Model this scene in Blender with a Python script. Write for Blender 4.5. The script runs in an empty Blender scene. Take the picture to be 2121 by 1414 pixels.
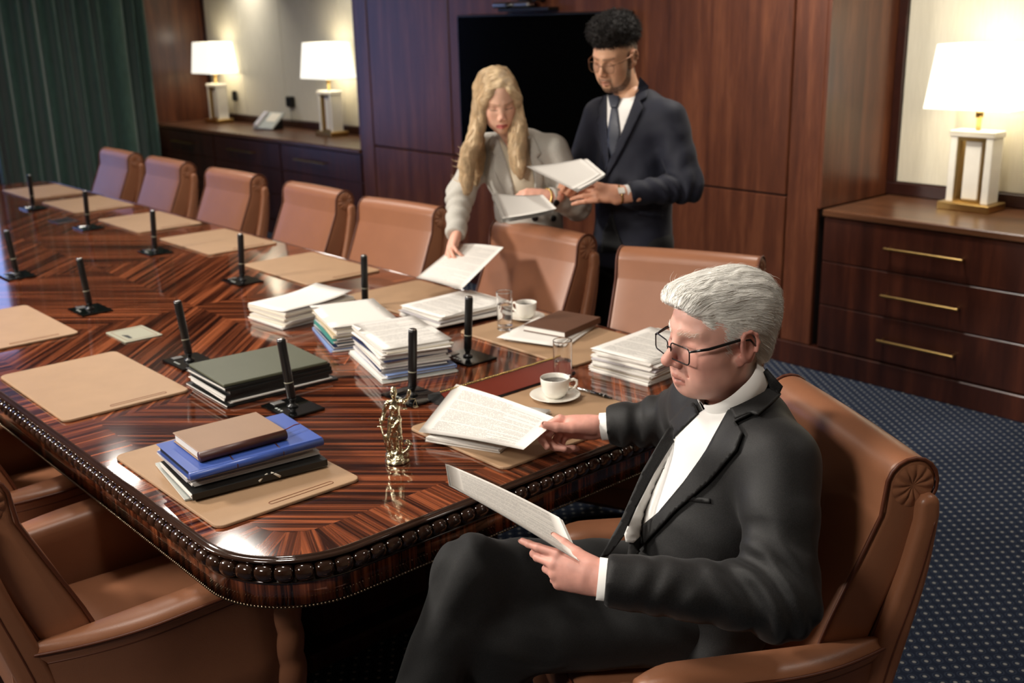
import bpy, bmesh, math, random
import numpy as np
from mathutils import Vector, Matrix
from mathutils.bvhtree import BVHTree
random.seed(7); np.random.seed(7)
scene = bpy.context.scene
COL = scene.collection
PI = math.pi

# ---------------------------------------------------------------- camera
CAM_POS = np.array([1.756, -0.870, 1.80]); F_PX = 2238.9
_p, _y, _r = 0.2915825, 0.8512357, -0.0240046
FWD = np.array([-math.sin(_y)*math.cos(_p), math.cos(_y)*math.cos(_p), -math.sin(_p)])
_rt = np.array([math.cos(_y), math.sin(_y), 0.0]); _up = np.cross(_rt, FWD)
RGT = _rt*math.cos(_r) + _up*math.sin(_r); UPV = np.cross(RGT, FWD)
cam_d = bpy.data.cameras.new('camera'); cam = bpy.data.objects.new('camera', cam_d); COL.objects.link(cam)
cam_d.sensor_width = 36.0; cam_d.lens = F_PX/2121*36.0; cam_d.clip_start = 0.05
cam.matrix_world = Matrix(((RGT[0], UPV[0], -FWD[0], CAM_POS[0]), (RGT[1], UPV[1], -FWD[1], CAM_POS[1]), (RGT[2], UPV[2], -FWD[2], CAM_POS[2]), (0, 0, 0, 1)))
cam_d.dof.use_dof = True; cam_d.dof.focus_distance = 2.18; cam_d.dof.aperture_fstop = 4.0
scene.camera = cam

# ---------------------------------------------------------------- world, exposure
world = bpy.data.worlds.new('world'); scene.world = world; world.use_nodes = True
bg = world.node_tree.nodes['Background']; bg.inputs[0].default_value = (0.33, 0.47, 1.0, 1); bg.inputs[1].default_value = 1.4
vs = scene.view_settings
vs.view_transform = 'Standard'; vs.look = 'None'; vs.gamma = 1.0; vs.exposure = 0.32; vs.use_curve_mapping = False

# ---------------------------------------------------------------- inferred ceiling lights, with unseen key and fill lamps added among them
def area_light(name, loc, power, size, color=(1, 0.93, 0.84), target=None, size_y=None, spread=PI):
    d = bpy.data.lights.new(name, 'AREA'); d.energy = power; d.color = color; d.size = size; d.spread = spread
    if size_y: d.shape = 'RECTANGLE'; d.size_y = size_y
    else: d.shape = 'DISK'
    o = bpy.data.objects.new(name, d); COL.objects.link(o); o.location = loc
    if target is not None:
        o.rotation_euler = (Vector(target)-Vector(loc)).to_track_quat('-Z', 'Y').to_euler()
    return o
CEIL = 2.95
for nm, x, y, pw, sz, tg in [
        ('ceiling_fill_light', -3.0, -1.9, 125, .75, (-0.8, 1.3, 1.0)),
        ('ceiling_fill_light', 0.45, -2.3, 36, .75, (0.3, 0.9, 1.1)),
        ('ceiling_fill_light', -0.45, 0.05, 18, .45, (0.2, 0.85, 1.0)),  # added lamp, placed to brighten the seated person's hair, face and shoulders
        ('ceiling_fill_light', -2.5, 0.9, 14, .45, (-2.5, 1.1, 0.8)),  # added as soft fill over the table
        ('ceiling_fill_light', -6.7, 2.5, 12, .35, (-7.6, 2.8, 0.9)),  # added fill lamp, turned towards the curtain
        ('ceiling_fill_light', -1.0, 3.05, 28, .35, (-1.3, 3.7, 0.9)),
        ('ceiling_fill_light', 1.5, 1.9, 6, .45, (1.3, 2.0, 0.0))]:
    area_light(nm, (x, y, CEIL-0.03), pw, sz, target=tg, spread=2.2)
for x, lx, pw in ((-3.95, .5, 15), (-4.9, .16, 5), (-5.8, .34, 12)):      # slim recessed strips over the far table side
    area_light('ceiling_strip', (x, 1.86, CEIL-0.03), pw, lx, target=(x, 1.859, 0), size_y=.12, spread=2.6).rotation_euler = (0, 0, 0)
# ---------------------------------------------------------------- object helpers
def tag(o, label=None, cat=None, group=None, kind=None):
    if label: o['label'] = label
    if cat: o['category'] = cat
    if group: o['group'] = group
    if kind: o['kind'] = kind
    return o
def empty(name, loc=(0, 0, 0), rz=0.0, label=None, cat=None, group=None):
    o = bpy.data.objects.new(name, None); COL.objects.link(o); o.location = loc; o.rotation_euler = (0, 0, rz)
    o.empty_display_size = 0.1
    return tag(o, label, cat, group)
def mesh_data(name, verts, faces, mat=None, smooth=False):
    me = bpy.data.meshes.new(name)
    if isinstance(faces, np.ndarray):
        nf, k = faces.shape
        me.vertices.add(len(verts)); me.vertices.foreach_set('co', np.asarray(verts, np.float32).ravel())
        me.loops.add(nf*k); me.loops.foreach_set('vertex_index', faces.astype(np.int32).ravel())
        me.polygons.add(nf); me.polygons.foreach_set('loop_start', np.arange(0, nf*k, k, dtype=np.int32))
        me.update(calc_edges=True)
    else:
        me.from_pydata([tuple(map(float, v)) for v in verts], [], faces)
    if smooth: me.shade_smooth()
    if mat:
        for m in (mat if isinstance(mat, (list, tuple)) else [mat]): me.materials.append(m)
    return me
def link(name, me, parent=None, loc=None, rot=None):
    o = bpy.data.objects.new(name, me); COL.objects.link(o)
    if parent: o.parent = parent
    if loc is not None: o.location = loc
    if rot is not None: o.rotation_euler = rot
    return o
def mobj(name, verts, faces, mat, parent=None, smooth=False):
    return link(name, mesh_data(name, verts, faces, mat, smooth), parent)
class MB:
    """collects shapes into one mesh"""
    def __init__(s): s.v = []; s.f = []; s.sm = []
    def add(s, v, f, smooth=False, M=None):
        n = len(s.v)
        for p in v:
            p = Vector(p)
            if M is not None: p = M @ p
            s.v.append(tuple(p))
        for q in f: s.f.append(tuple(i+n for i in q)); s.sm.append(smooth)
        return s
    def box(s, x0, x1, y0, y1, z0, z1, b=0.0, M=None):
        return s.add(*bevel_box(x0, x1, y0, y1, z0, z1, b), M=M)
    def tube(s, pts, r, n=8, closed=False, cap=True, M=None):
        return s.add(*tube(pts, r, n, closed, cap), smooth=True, M=M)
    def lathe(s, prof, n=24, M=None): return s.add(*lathe(prof, n), smooth=True, M=M)
    def build(s, name, mat, parent=None, loc=None, rot=None):
        me = mesh_data(name, s.v, s.f, mat)
        me.polygons.foreach_set('use_smooth', s.sm); me.update()
        return link(name, me, parent, loc, rot)
def bevel_box(x0, x1, y0, y1, z0, z1, b=0.0):
    if b <= 0:
        v = [(x, y, z) for z in (z0, z1) for y in (y0, y1) for x in (x0, x1)]
        return v, [(0, 2, 3, 1), (4, 5, 7, 6), (0, 1, 5, 4), (2, 6, 7, 3), (0, 4, 6, 2), (1, 3, 7, 5)]
    b = min(b, (x1-x0)*.49, (y1-y0)*.49, (z1-z0)*.49)
    v = []; idx = {}
    for sx in (0, 1):
        for sy in (0, 1):
            for sz in (0, 1):
                X = (x0, x1)[sx]; Y = (y0, y1)[sy]; Z = (z0, z1)[sz]
                xi = X + (b if sx == 0 else -b); yi = Y + (b if sy == 0 else -b); zi = Z + (b if sz == 0 else -b)
                for a, p in enumerate(((X, yi, zi), (xi, Y, zi), (xi, yi, Z))):
                    idx[sx, sy, sz, a] = len(v); v.append(p)
    f = []
    for s in (0, 1):
        q = [idx[s, 0, 0, 0], idx[s, 1, 0, 0], idx[s, 1, 1, 0], idx[s, 0, 1, 0]]; f.append(q if s else q[::-1])
        q = [idx[0, s, 0, 1], idx[1, s, 0, 1], idx[1, s, 1, 1], idx[0, s, 1, 1]]; f.append(q[::-1] if s else q)
        q = [idx[0, 0, s, 2], idx[1, 0, s, 2], idx[1, 1, s, 2], idx[0, 1, s, 2]]; f.append(q if s else q[::-1])
    for a in (0, 1):
        for c in (0, 1):
            e = [idx[a, c, 0, 0], idx[a, c, 1, 0], idx[a, c, 1, 1], idx[a, c, 0, 1]]; f.append(e if a == c else e[::-1])
            e = [idx[a, 0, c, 0], idx[a, 0, c, 2], idx[a, 1, c, 2], idx[a, 1, c, 0]]; f.append(e if a == c else e[::-1])
            e = [idx[0, a, c, 1], idx[1, a, c, 1], idx[1, a, c, 2], idx[0, a, c, 2]]; f.append(e if a == c else e[::-1])
    for sx in (0, 1):
        for sy in (0, 1):
            for sz in (0, 1):
                t = [idx[sx, sy, sz, 0], idx[sx, sy, sz, 1], idx[sx, sy, sz, 2]]
                f.append(t if (sx+sy+sz) % 2 else t[::-1])
    return v, f
def tube(pts, r, n=8, closed=False, cap=True):
    P = [np.array(p, float) for p in pts]; m = len(P)
    R = r if hasattr(r, '__len__') else [r]*m
    v = []; f = []
    prev = None
    for i in range(m):
        if closed: t = P[(i+1) % m]-P[i-1]
        else: t = P[min(i+1, m-1)]-P[max(i-1, 0)]
        t = t/(np.linalg.norm(t)+1e-12)
        if prev is None:
            a = np.array([0, 0, 1.]) if abs(t[2]) < .9 else np.array([1., 0, 0])
            nx = np.cross(t, a)
        else: nx = prev-t*(prev@t)
        nx = nx/(np.linalg.norm(nx)+1e-12); prev = nx; ny = np.cross(t, nx)
        for k in range(n):
            a = 2*PI*k/n; v.append(P[i]+R[i]*(math.cos(a)*nx+math.sin(a)*ny))
    for i in range(m if closed else m-1):
        j = (i+1) % m
        for k in range(n):
            l = (k+1) % n; f.append((i*n+k, i*n+l, j*n+l, j*n+k))
    if cap and not closed:
        f.append(tuple(range(n))[::-1]); f.append(tuple((m-1)*n+k for k in range(n)))
    return v, f
def lathe(prof, n=24):
    """prof: [(r,z)] bottom to top"""
    v = []; f = []
    for r, z in prof:
        for k in range(n): v.append((r*math.cos(2*PI*k/n), r*math.sin(2*PI*k/n), z))
    for i in range(len(prof)-1):
        for k in range(n):
            l = (k+1) % n; f.append((i*n+k, i*n+l, (i+1)*n+l, (i+1)*n+k))
    f.append(tuple(range(n))[::-1]); f.append(tuple((len(prof)-1)*n+k for k in range(n)))
    return v, f
def rrect(x0, x1, y0, y1, r, n=6):
    out = []
    for cx, cy, a0 in ((x1-r, y0+r, -90), (x1-r, y1-r, 0), (x0+r, y1-r, 90), (x0+r, y0+r, 180)):
        for k in range(n+1):
            a = math.radians(a0+90*k/n); out.append((cx+r*math.cos(a), cy+r*math.sin(a)))
    return out
def slab(outline, z0, z1, b=0.0):
    """outline (ccw xy) extruded with a small chamfer at the top edge"""
    n = len(outline); o = np.array(outline)
    def inset(d):
        t = np.roll(o, -1, 0)-np.roll(o, 1, 0); t /= np.linalg.norm(t, axis=1)[:, None]+1e-9
        return o+np.stack([-t[:, 1], t[:, 0]], 1)*d
    rings = [(inset(b*.6), z0), (o, z0+b*.6), (o, z1-b), (inset(b*.3), z1-b*.3), (inset(b), z1)] if b > 0 else [(o, z0), (o, z1)]
    v = [(p[0], p[1], z) for ring, z in rings for p in ring]; f = []
    for i in range(len(rings)-1):
        for k in range(n):
            l = (k+1) % n; f.append((i*n+k, i*n+l, (i+1)*n+l, (i+1)*n+k))
    f.append(tuple(range(n))[::-1]); f.append(tuple((len(rings)-1)*n+k for k in range(n)))
    return v, f
def copy_tree(o, parent=None):
    c = o.copy(); COL.objects.link(c)
    if parent: c.parent = parent
    for ch in list(o.children): copy_tree(ch, c)
    return c
def sm5(t): return t*t*(3-2*t)

# ---------------------------------------------------------------- signed-distance modelling (for soft and organic shapes)
def rotm(rx=0, ry=0, rz=0):
    return np.array((Matrix.Rotation(rz, 3, 'Z') @ Matrix.Rotation(ry, 3, 'Y') @ Matrix.Rotation(rx, 3, 'X')))
class SDF:
    def __init__(s, h, k=0.02): s.h = h; s.k = k; s.pr = []
    def cap(s, a, b, ra, rb=None, k=None, sub=False, M=None, flat=None):
        """tapered capsule; flat=(axis vec, factor): squashed along axis"""
        s.pr.append(('c', np.array(a, float), np.array(b, float), ra, ra if rb is None else rb, s.k if k is None else k, sub, flat)); return s
    def ell(s, c, r, R=None, k=None, sub=False):
        s.pr.append(('e', np.array(c, float), np.array(r, float), None if R is None else np.array(R, float), None, s.k if k is None else k, sub, None)); return s
    def chain(s, pts, rs, k=None, flat=None, sub=False):
        for i in range(len(pts)-1): s.cap(pts[i], pts[i+1], rs[i], rs[i+1], k, sub, flat=flat)
        return s
    def rbox(s, c, half, r, R=None, k=None, sub=False):
        s.pr.append(('b', np.array(c, float), np.array(half, float), None if R is None else np.array(R, float), r, s.k if k is None else k, sub, None)); return s
    def bbox(s, p):
        t = p[0]
        if t == 'c':
            e = max(p[3], p[4]) * (1.0 if p[7] is None else max(1.0, p[7][1]))
            lo = np.minimum(p[1], p[2])-e; hi = np.maximum(p[1], p[2])+e
        elif t == 'e': e = p[2].max() if p[3] is not None else p[2]; lo = p[1]-e; hi = p[1]+e
        else: e = np.linalg.norm(p[2])+p[4] if p[3] is not None else p[2]+p[4]; lo = p[1]-e; hi = p[1]+e
        return lo, hi
    def dist(s, p, X):
        t = p[0]
        if t == 'c':
            a, b, ra, rb = p[1:5]
            if p[7] is not None:
                ax, fc = np.array(p[7][0], float), p[7][1]
                ax = ax/np.linalg.norm(ax)
                q = X-a; c = q@ax; q = q+np.multiply.outer(c*(1/fc-1), ax); ba = b-a; ba = ba+ax*((ba@ax)*(1/fc-1))
            else: q = X-a; ba = b-a
            L = ba@ba
            u = np.clip((q@ba)/max(L, 1e-12), 0, 1)
            d = np.linalg.norm(q-u[..., None]*ba, axis=-1)-(ra+(rb-ra)*u)
            if p[7] is not None: d = d*min(1, max(fc, .5))
            return d
        if t == 'e':
            q = X-p[1]
            if p[3] is not None: q = q@p[3]
            k0 = np.linalg.norm(q/p[2], axis=-1); k1 = np.linalg.norm(q/(p[2]*p[2]), axis=-1)+1e-9
            return k0*(k0-1)/k1
        q = X-p[1]
        if p[3] is not None: q = q@p[3]
        q = np.abs(q)-p[2]
        return np.linalg.norm(np.maximum(q, 0), axis=-1)+np.minimum(q.max(-1), 0)-p[4]
    def field(s, deform=None, clip=None, pad=0.0):
        h = s.h
        los, his = zip(*[s.bbox(p) for p in s.pr if not p[6]])
        lo = np.min(los, 0)-4*h-pad; hi = np.max(his, 0)+4*h+pad
        if clip is not None: lo = np.maximum(lo, clip[0]); hi = np.minimum(hi, clip[1])
        n = np.ceil((hi-lo)/h).astype(int)+1
        Fd = np.full(n, 1.0, np.float32)
        ax = [lo[i]+h*np.arange(n[i]) for i in range(3)]
        for p in s.pr:
            a, b = s.bbox(p); m = p[5]+4*h+pad
            i0 = np.maximum(np.floor((a-m-lo)/h).astype(int), 0); i1 = np.minimum(np.ceil((b+m-lo)/h).astype(int)+1, n)
            if (i1 <= i0).any(): continue
            sl = tuple(slice(i0[i], i1[i]) for i in range(3))
            G = np.stack(np.meshgrid(*[ax[i][sl[i]] for i in range(3)], indexing='ij'), -1)
            if deform is not None: G = deform(G)
            d = s.dist(p, G); cur = Fd[sl]; k = p[5]
            if p[6]:
                if k > 0:
                    hh = np.clip(.5-.5*(cur+d)/k, 0, 1); Fd[sl] = cur*(1-hh)+(-d)*hh+k*hh*(1-hh)
                else: Fd[sl] = np.maximum(cur, -d)
            elif k > 0:
                hh = np.clip(.5+.5*(cur-d)/k, 0, 1); Fd[sl] = cur*(1-hh)+d*hh-k*hh*(1-hh)
            else: Fd[sl] = np.minimum(cur, d)
        return Fd, lo
    def mesh(s, deform=None, clip=None, post=None, pad=0.0):
        Fd, lo = s.field(deform, clip, pad)
        if post is not None: Fd = post(Fd, lo, s.h)
        return surface_nets(Fd, lo, s.h)
def surface_nets(Fd, lo, h):
    S = Fd < 0
    c = S[:-1, :-1, :-1].astype(np.int8)
    for dx in (0, 1):
        for dy in (0, 1):
            for dz in (0, 1):
                if dx+dy+dz: c = c+S[dx:S.shape[0]-1+dx, dy:S.shape[1]-1+dy, dz:S.shape[2]-1+dz]
    act = (c > 0) & (c < 8)
    ijk = np.argwhere(act); idx = np.full(act.shape, -1, np.int32); idx[act] = np.arange(len(ijk))
    acc = np.zeros((len(ijk), 3)); cnt = np.zeros(len(ijk))
    cor = [(0, 0, 0), (1, 0, 0), (0, 1, 0), (1, 1, 0), (0, 0, 1), (1, 0, 1), (0, 1, 1), (1, 1, 1)]
    val = [Fd[ijk[:, 0]+a, ijk[:, 1]+b, ijk[:, 2]+d].astype(float) for a, b, d in cor]
    for a, b in ((0, 1), (2, 3), (4, 5), (6, 7), (0, 2), (1, 3), (4, 6), (5, 7), (0, 4), (1, 5), (2, 6), (3, 7)):
        m = (val[a] < 0) != (val[b] < 0)
        t = np.where(m, val[a]/(val[a]-val[b]+1e-20), 0)[:, None]
        pa = np.array(cor[a], float); pb = np.array(cor[b], float)
        acc += np.where(m[:, None], pa+t*(pb-pa), 0); cnt += m
    V = lo+h*(ijk+acc/cnt[:, None])
    faces = []
    for ax in range(3):
        o = [0, 0, 0]; o[ax] = 1
        A = S[:S.shape[0]-o[0], :S.shape[1]-o[1], :S.shape[2]-o[2]]; B = S[o[0]:, o[1]:, o[2]:]
        E = np.argwhere(A != B)
        u, w = [i for i in range(3) if i != ax]
        E = E[(E[:, u] > 0) & (E[:, w] > 0) & (E[:, u] < act.shape[u]) & (E[:, w] < act.shape[w])]
        inside = A[E[:, 0], E[:, 1], E[:, 2]]
        def cell(du, dw):
            q = E.copy(); q[:, u] -= du; q[:, w] -= dw; return idx[q[:, 0], q[:, 1], q[:, 2]]
        q = np.stack([cell(1, 1), cell(0, 1), cell(0, 0), cell(1, 0)], 1)
        flip = inside if ax != 1 else ~inside
        q[~flip] = q[~flip][:, ::-1]
        faces.append(q[(q >= 0).all(1)])
    return V, np.concatenate(faces)
def set_color(o, cols):
    me = o.data; at = me.color_attributes.new('Col', 'FLOAT_COLOR', 'POINT')
    c = np.ones((len(me.vertices), 4), np.float32); c[:, :3] = cols; at.data.foreach_set('color', c.ravel())
# ---------------------------------------------------------------- materials
def srgb(r, g, b):
    f = lambda c: (c/255/12.92) if c/255 <= 0.04045 else ((c/255+0.055)/1.055)**2.4
    return (f(r), f(g), f(b), 1)
class NT:
    def __init__(s, name):
        s.m = bpy.data.materials.new(name); s.m.use_nodes = True; s.t = s.m.node_tree; s.n = s.t.nodes
        s.b = s.n['Principled BSDF']
    def node(s, typ, **kw):
        n = s.n.new(typ)
        for k, v in kw.items():
            if hasattr(n, k): setattr(n, k, v)
        return n
    def link(s, a, b): s.t.links.new(a, b)
    def coords(s, kind='Object', scale=(1, 1, 1), rot=(0, 0, 0), loc=(0, 0, 0)):
        tc = s.node('ShaderNodeTexCoord'); mp = s.node('ShaderNodeMapping')
        mp.inputs['Scale'].default_value = scale; mp.inputs['Rotation'].default_value = rot; mp.inputs['Location'].default_value = loc
        s.link(tc.outputs[kind], mp.inputs[0]); return mp.outputs[0]
    def noise(s, vec, scale=5, detail=3, rough=.5, dist=0):
        n = s.node('ShaderNodeTexNoise'); n.inputs['Scale'].default_value = scale; n.inputs['Detail'].default_value = detail
        n.inputs['Roughness'].default_value = rough; n.inputs['Distortion'].default_value = dist
        if vec is not None: s.link(vec, n.inputs['Vector'])
        return n.outputs['Fac']
    def ramp(s, fac, stops, interp='LINEAR'):
        r = s.node('ShaderNodeValToRGB'); cr = r.color_ramp; cr.interpolation = interp
        while len(cr.elements) < len(stops): cr.elements.new(.5)
        for e, (p, c) in zip(cr.elements, stops): e.position = p; e.color = c if hasattr(c, '__len__') else (c, c, c, 1)
        s.link(fac, r.inputs[0]); return r.outputs[0]
    def math(s, op, a, b=None, c=None):
        n = s.node('ShaderNodeMath'); n.operation = op
        for i, x in enumerate((a, b, c)):
            if x is None: continue
            if isinstance(x, (int, float)): n.inputs[i].default_value = x
            else: s.link(x, n.inputs[i])
        return n.outputs[0]
    def mix(s, fac, a, b, mode='MIX'):
        n = s.node('ShaderNodeMix'); n.data_type = 'RGBA'; n.blend_type = mode
        for i, x in ((0, fac), (6, a), (7, b)):
            if isinstance(x, (int, float)): n.inputs[i].default_value = x
            elif isinstance(x, tuple): n.inputs[i].default_value = x
            else: s.link(x, n.inputs[i])
        return n.outputs[2]
    def bump(s, h, strength=.2, dist=.01):
        n = s.node('ShaderNodeBump'); n.inputs['Strength'].default_value = strength; n.inputs['Distance'].default_value = dist
        s.link(h, n.inputs['Height']); s.link(n.outputs[0], s.b.inputs['Normal']); return n
    def set(s, **kw):
        for k, v in kw.items():
            k = {'rough': 'Roughness', 'metal': 'Metallic', 'spec': 'Specular IOR Level', 'coat': 'Coat Weight', 'coatr': 'Coat Roughness', 'trans': 'Transmission Weight', 'ior': 'IOR', 'col': 'Base Color', 'sheen': 'Sheen Weight', 'sss': 'Subsurface Weight', 'alpha': 'Alpha', 'emit': 'Emission Strength', 'ecol': 'Emission Color'}[k]
            i = s.b.inputs[k]
            if isinstance(v, (int, float, tuple)): i.default_value = v
            else: s.link(v, i)
        return s
def plain(name, col, rough=.5, var=.0, vscale=20, bump=0, bscale=200, **kw):
    m = NT(name); c = srgb(*col); m.set(rough=rough, **kw)
    if var:
        f = m.noise(m.coords(), vscale, 4)
        d = tuple(x*(1-var) for x in c[:3])+(1,); l = tuple(min(1, x*(1+var)) for x in c[:3])+(1,)
        m.set(col=m.ramp(f, [(.3, d), (.7, l)]))
    else: m.set(col=c)
    if bump: m.bump(m.noise(m.coords(), bscale, 2), bump, .002)
    return m.m
def leather(name, col, rough=.38):
    m = NT(name); v = m.coords(); c = srgb(*col)
    f = m.noise(v, 9, 4, .6)
    m.set(col=m.ramp(f, [(.25, tuple(x*.93 for x in c[:3])+(1,)), (.75, tuple(x*1.05 for x in c[:3])+(1,))]), rough=rough, spec=.45)
    vo = m.node('ShaderNodeTexVoronoi'); vo.inputs['Scale'].default_value = 420; m.link(v, vo.inputs['Vector'])
    m.bump(vo.outputs['Distance'], .12, .001); return m.m
def wood_wall(name, dark, mid, light, rough=.32, axis='z', coat=.15):
    m = NT(name)
    sc = {'z': (9, 9, .7), 'x': (.7, 9, 9)}[axis]
    v = m.coords('Object', sc)
    a = m.noise(v, 1.5, 6, .55, .4); b = m.noise(v, 14, 3, .6)
    f = m.math('ADD', m.math('MULTIPLY', a, .75), m.math('MULTIPLY', b, .25))
    m.set(col=m.ramp(f, [(.3, srgb(*dark)), (.5, srgb(*mid)), (.72, srgb(*light))]), rough=rough, coat=coat, coatr=.25)
    return m.m
MAT = {}
MAT['leather'] = leather('tan_leather', (148, 98, 70))
MAT['leather_dark'] = leather('tan_leather_piping', (92, 48, 29), .45)
MAT['pad'] = leather('blotter_leather', (166, 134, 103), .5)
MAT['pad_edge'] = plain('blotter_edge', (120, 70, 42), .5)
MAT['wall'] = wood_wall('mahogany_panel', (56, 27, 17), (86, 46, 29), (118, 70, 45))
MAT['wall_dark'] = wood_wall('mahogany_cabinet', (36, 15, 10), (56, 26, 17), (80, 40, 25), .3)
MAT['counter'] = wood_wall('counter_wood', (58, 34, 22), (86, 54, 34), (112, 74, 48), .28, 'x')
MAT['trim'] = plain('dark_trim', (44, 18, 12), .35, .2)
MAT['groove'] = plain('shadow_gap', (24, 9, 6), .6)
MAT['white_plaster'] = plain('ceiling_plaster', (225, 220, 208), .8)
MAT['beige'] = plain('beige_wall', (150, 128, 104), .7, .06, 3)
MAT['black'] = plain('black_plastic', (14, 14, 14), .35)
MAT['black_gloss'] = plain('black_gloss', (8, 9, 9), .06, coat=.5)
MAT['screen'] = plain('tv_screen', (3, 3, 3), .2, ior=1.06)
MAT['brass'] = plain('brass', (196, 164, 104), .28, metal=1.0)
MAT['gold'] = plain('gold_figure', (204, 194, 162), .24, metal=1.0)
MAT['gold_dark'] = plain('gold_trim', (180, 150, 90), .3, metal=1.0)
MAT['pearl'] = plain('bronze_pearl', (112, 98, 80), .3, metal=1.0)
MAT['steel'] = plain('steel', (190, 190, 188), .25, metal=1.0)
MAT['china'] = plain('white_china', (236, 232, 222), .12, coat=.4)
MAT['coffee'] = plain('coffee', (34, 20, 12), .08)
MAT['marble'] = plain('white_marble', (236, 232, 220), .25, .04, 12)
MAT['grey_plate'] = plain('grey_plate', (152, 150, 130), .45)
MAT['paper'] = plain('paper', (222, 218, 211), .85)
MAT['paper_cream'] = plain('paper_cream', (216, 208, 190), .85)
MAT['paper_grey'] = plain('paper_grey', (188, 184, 186), .85)
MAT['blue'] = plain('blue_folder', (58, 84, 158), .35, .05, 6)
MAT['blue_light'] = plain('light_blue_folder', (128, 150, 196), .4)
MAT['navy'] = plain('navy_folder', (40, 48, 82), .4)
MAT['teal'] = plain('teal_plastic', (60, 140, 130), .4)
MAT['black_folder'] = plain('black_folder', (20, 21, 20), .42, .2, 30)
MAT['green_folder'] = leather('olive_leatherette', (80, 83, 66), .45)
MAT['brown_book'] = leather('taupe_notebook', (142, 112, 88), .42)
MAT['brown_book_dark'] = plain('brown_spine', (66, 32, 24), .45)
MAT['choco_book'] = leather('chocolate_notebook', (92, 62, 46), .5)
MAT['clear_folder'] = plain('clear_folder', (170, 174, 168), .25)
MAT['maroon'] = leather('maroon_leather', (122, 50, 36), .45)
MAT['beige_folder'] = plain('manila_folder', (204, 186, 152), .7)
def m_glass():
    m = NT('clear_glass'); m.set(col=(1, 1, 1, 1), rough=0.0, trans=1.0, ior=1.45); return m.m
MAT['glass'] = m_glass()
def m_water():
    m = NT('water'); m.set(col=(.97, .98, 1, 1), rough=0.0, trans=1.0, ior=1.33); return m.m
MAT['water'] = m_water()
def m_pane():
    m = NT('window_glass'); m.set(col=(1, 1, 1, 1), rough=0.0, trans=1.0, ior=1.02); return m.m
MAT['pane'] = m_pane()
def m_shade():
    m = NT('lamp_shade_fabric'); m.set(col=srgb(250, 244, 226), rough=.9, ecol=(1.0, .95, .82, 1), emit=.85); return m.m
MAT['shade'] = m_shade()
def m_bulb():
    m = NT('bulb'); m.set(col=(1, 1, 1, 1), ecol=(1, .85, .6, 1), emit=12.0); return m.m
MAT['bulb'] = m_bulb()
def m_ebony(name='ebony_veneer', vert=False):
    m = NT(name)
    v = m.coords('UV', (1, 1, 1))
    sx = m.node('ShaderNodeSeparateXYZ'); m.link(v, sx.inputs[0])
    def n1(su, sv, detail, rough, dist=0):
        cb = m.node('ShaderNodeCombineXYZ')
        m.link(m.math('MULTIPLY', sx.outputs[0], su), cb.inputs[0]); m.link(m.math('MULTIPLY', sx.outputs[1], sv), cb.inputs[1])
        return m.noise(cb.outputs[0], 1.0, detail, rough, dist)
    a = n1(.9, 58, 2, .5); b = n1(2.2, 220, 2, .6); c = n1(.4, 17, 2, .5)
    f = m.math('ADD', m.math('ADD', m.math('MULTIPLY', a, .54), m.math('MULTIPLY', b, .24)), m.math('MULTIPLY', c, .22))
    m.set(col=m.ramp(f, [(.36, srgb(26, 11, 8)), (.45, srgb(48, 22, 14)), (.53, srgb(112, 57, 34)), (.64, srgb(172, 96, 59))]), rough=.09, spec=.5, coat=.55, coatr=.03)
    return m.m
MAT['ebony'] = m_ebony()
MAT['lacquer'] = plain('dark_lacquer', (42, 25, 17), .1, .25, 14, coat=.8, coatr=.04)
def m_carpet():
    m = NT('carpet'); v = m.coords('Object', (28, 28, 0), (0, 0, math.radians(38)))
    vo = m.node('ShaderNodeTexVoronoi'); vo.voronoi_dimensions = '2D'; vo.inputs['Scale'].default_value = 1.0; vo.inputs['Randomness'].default_value = 0.0
    m.link(v, vo.inputs['Vector']); d = vo.outputs['Distance']
    dot = m.ramp(d, [(.13, 1.0), (.19, 0.0)])
    ring = m.math('MULTIPLY', m.ramp(d, [(.27, 0.0), (.33, 1.0)]), m.ramp(d, [(.37, 1.0), (.43, 0.0)]))
    fz = m.noise(m.coords(), 700, 2)
    base = m.mix(fz, srgb(22, 28, 42), srgb(42, 50, 68))
    c = m.mix(m.math('MULTIPLY', ring, .45), base, srgb(70, 80, 98)); c = m.mix(dot, c, srgb(142, 143, 140))
    m.set(col=c, rough=.95, spec=.1); m.bump(fz, .5, .004); return m.m
MAT['carpet'] = m_carpet()
def m_curtain():
    m = NT('green_velvet'); f = m.noise(m.coords('Object', (60, 60, 3)), 3, 3)
    m.set(col=m.ramp(f, [(.3, srgb(42, 68, 60)), (.7, srgb(62, 94, 83))]), rough=.8, sheen=.5); return m.m
MAT['curtain'] = m_curtain()
def m_wallpaper():
    m = NT('linen_wallpaper'); v = m.coords('Object', (180, 180, 3)); f = m.noise(v, 3, 3)
    m.set(col=m.ramp(f, [(.3, srgb(196, 190, 170)), (.7, srgb(214, 208, 188))]), rough=.75); return m.m
MAT['wallpaper'] = m_wallpaper()
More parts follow.
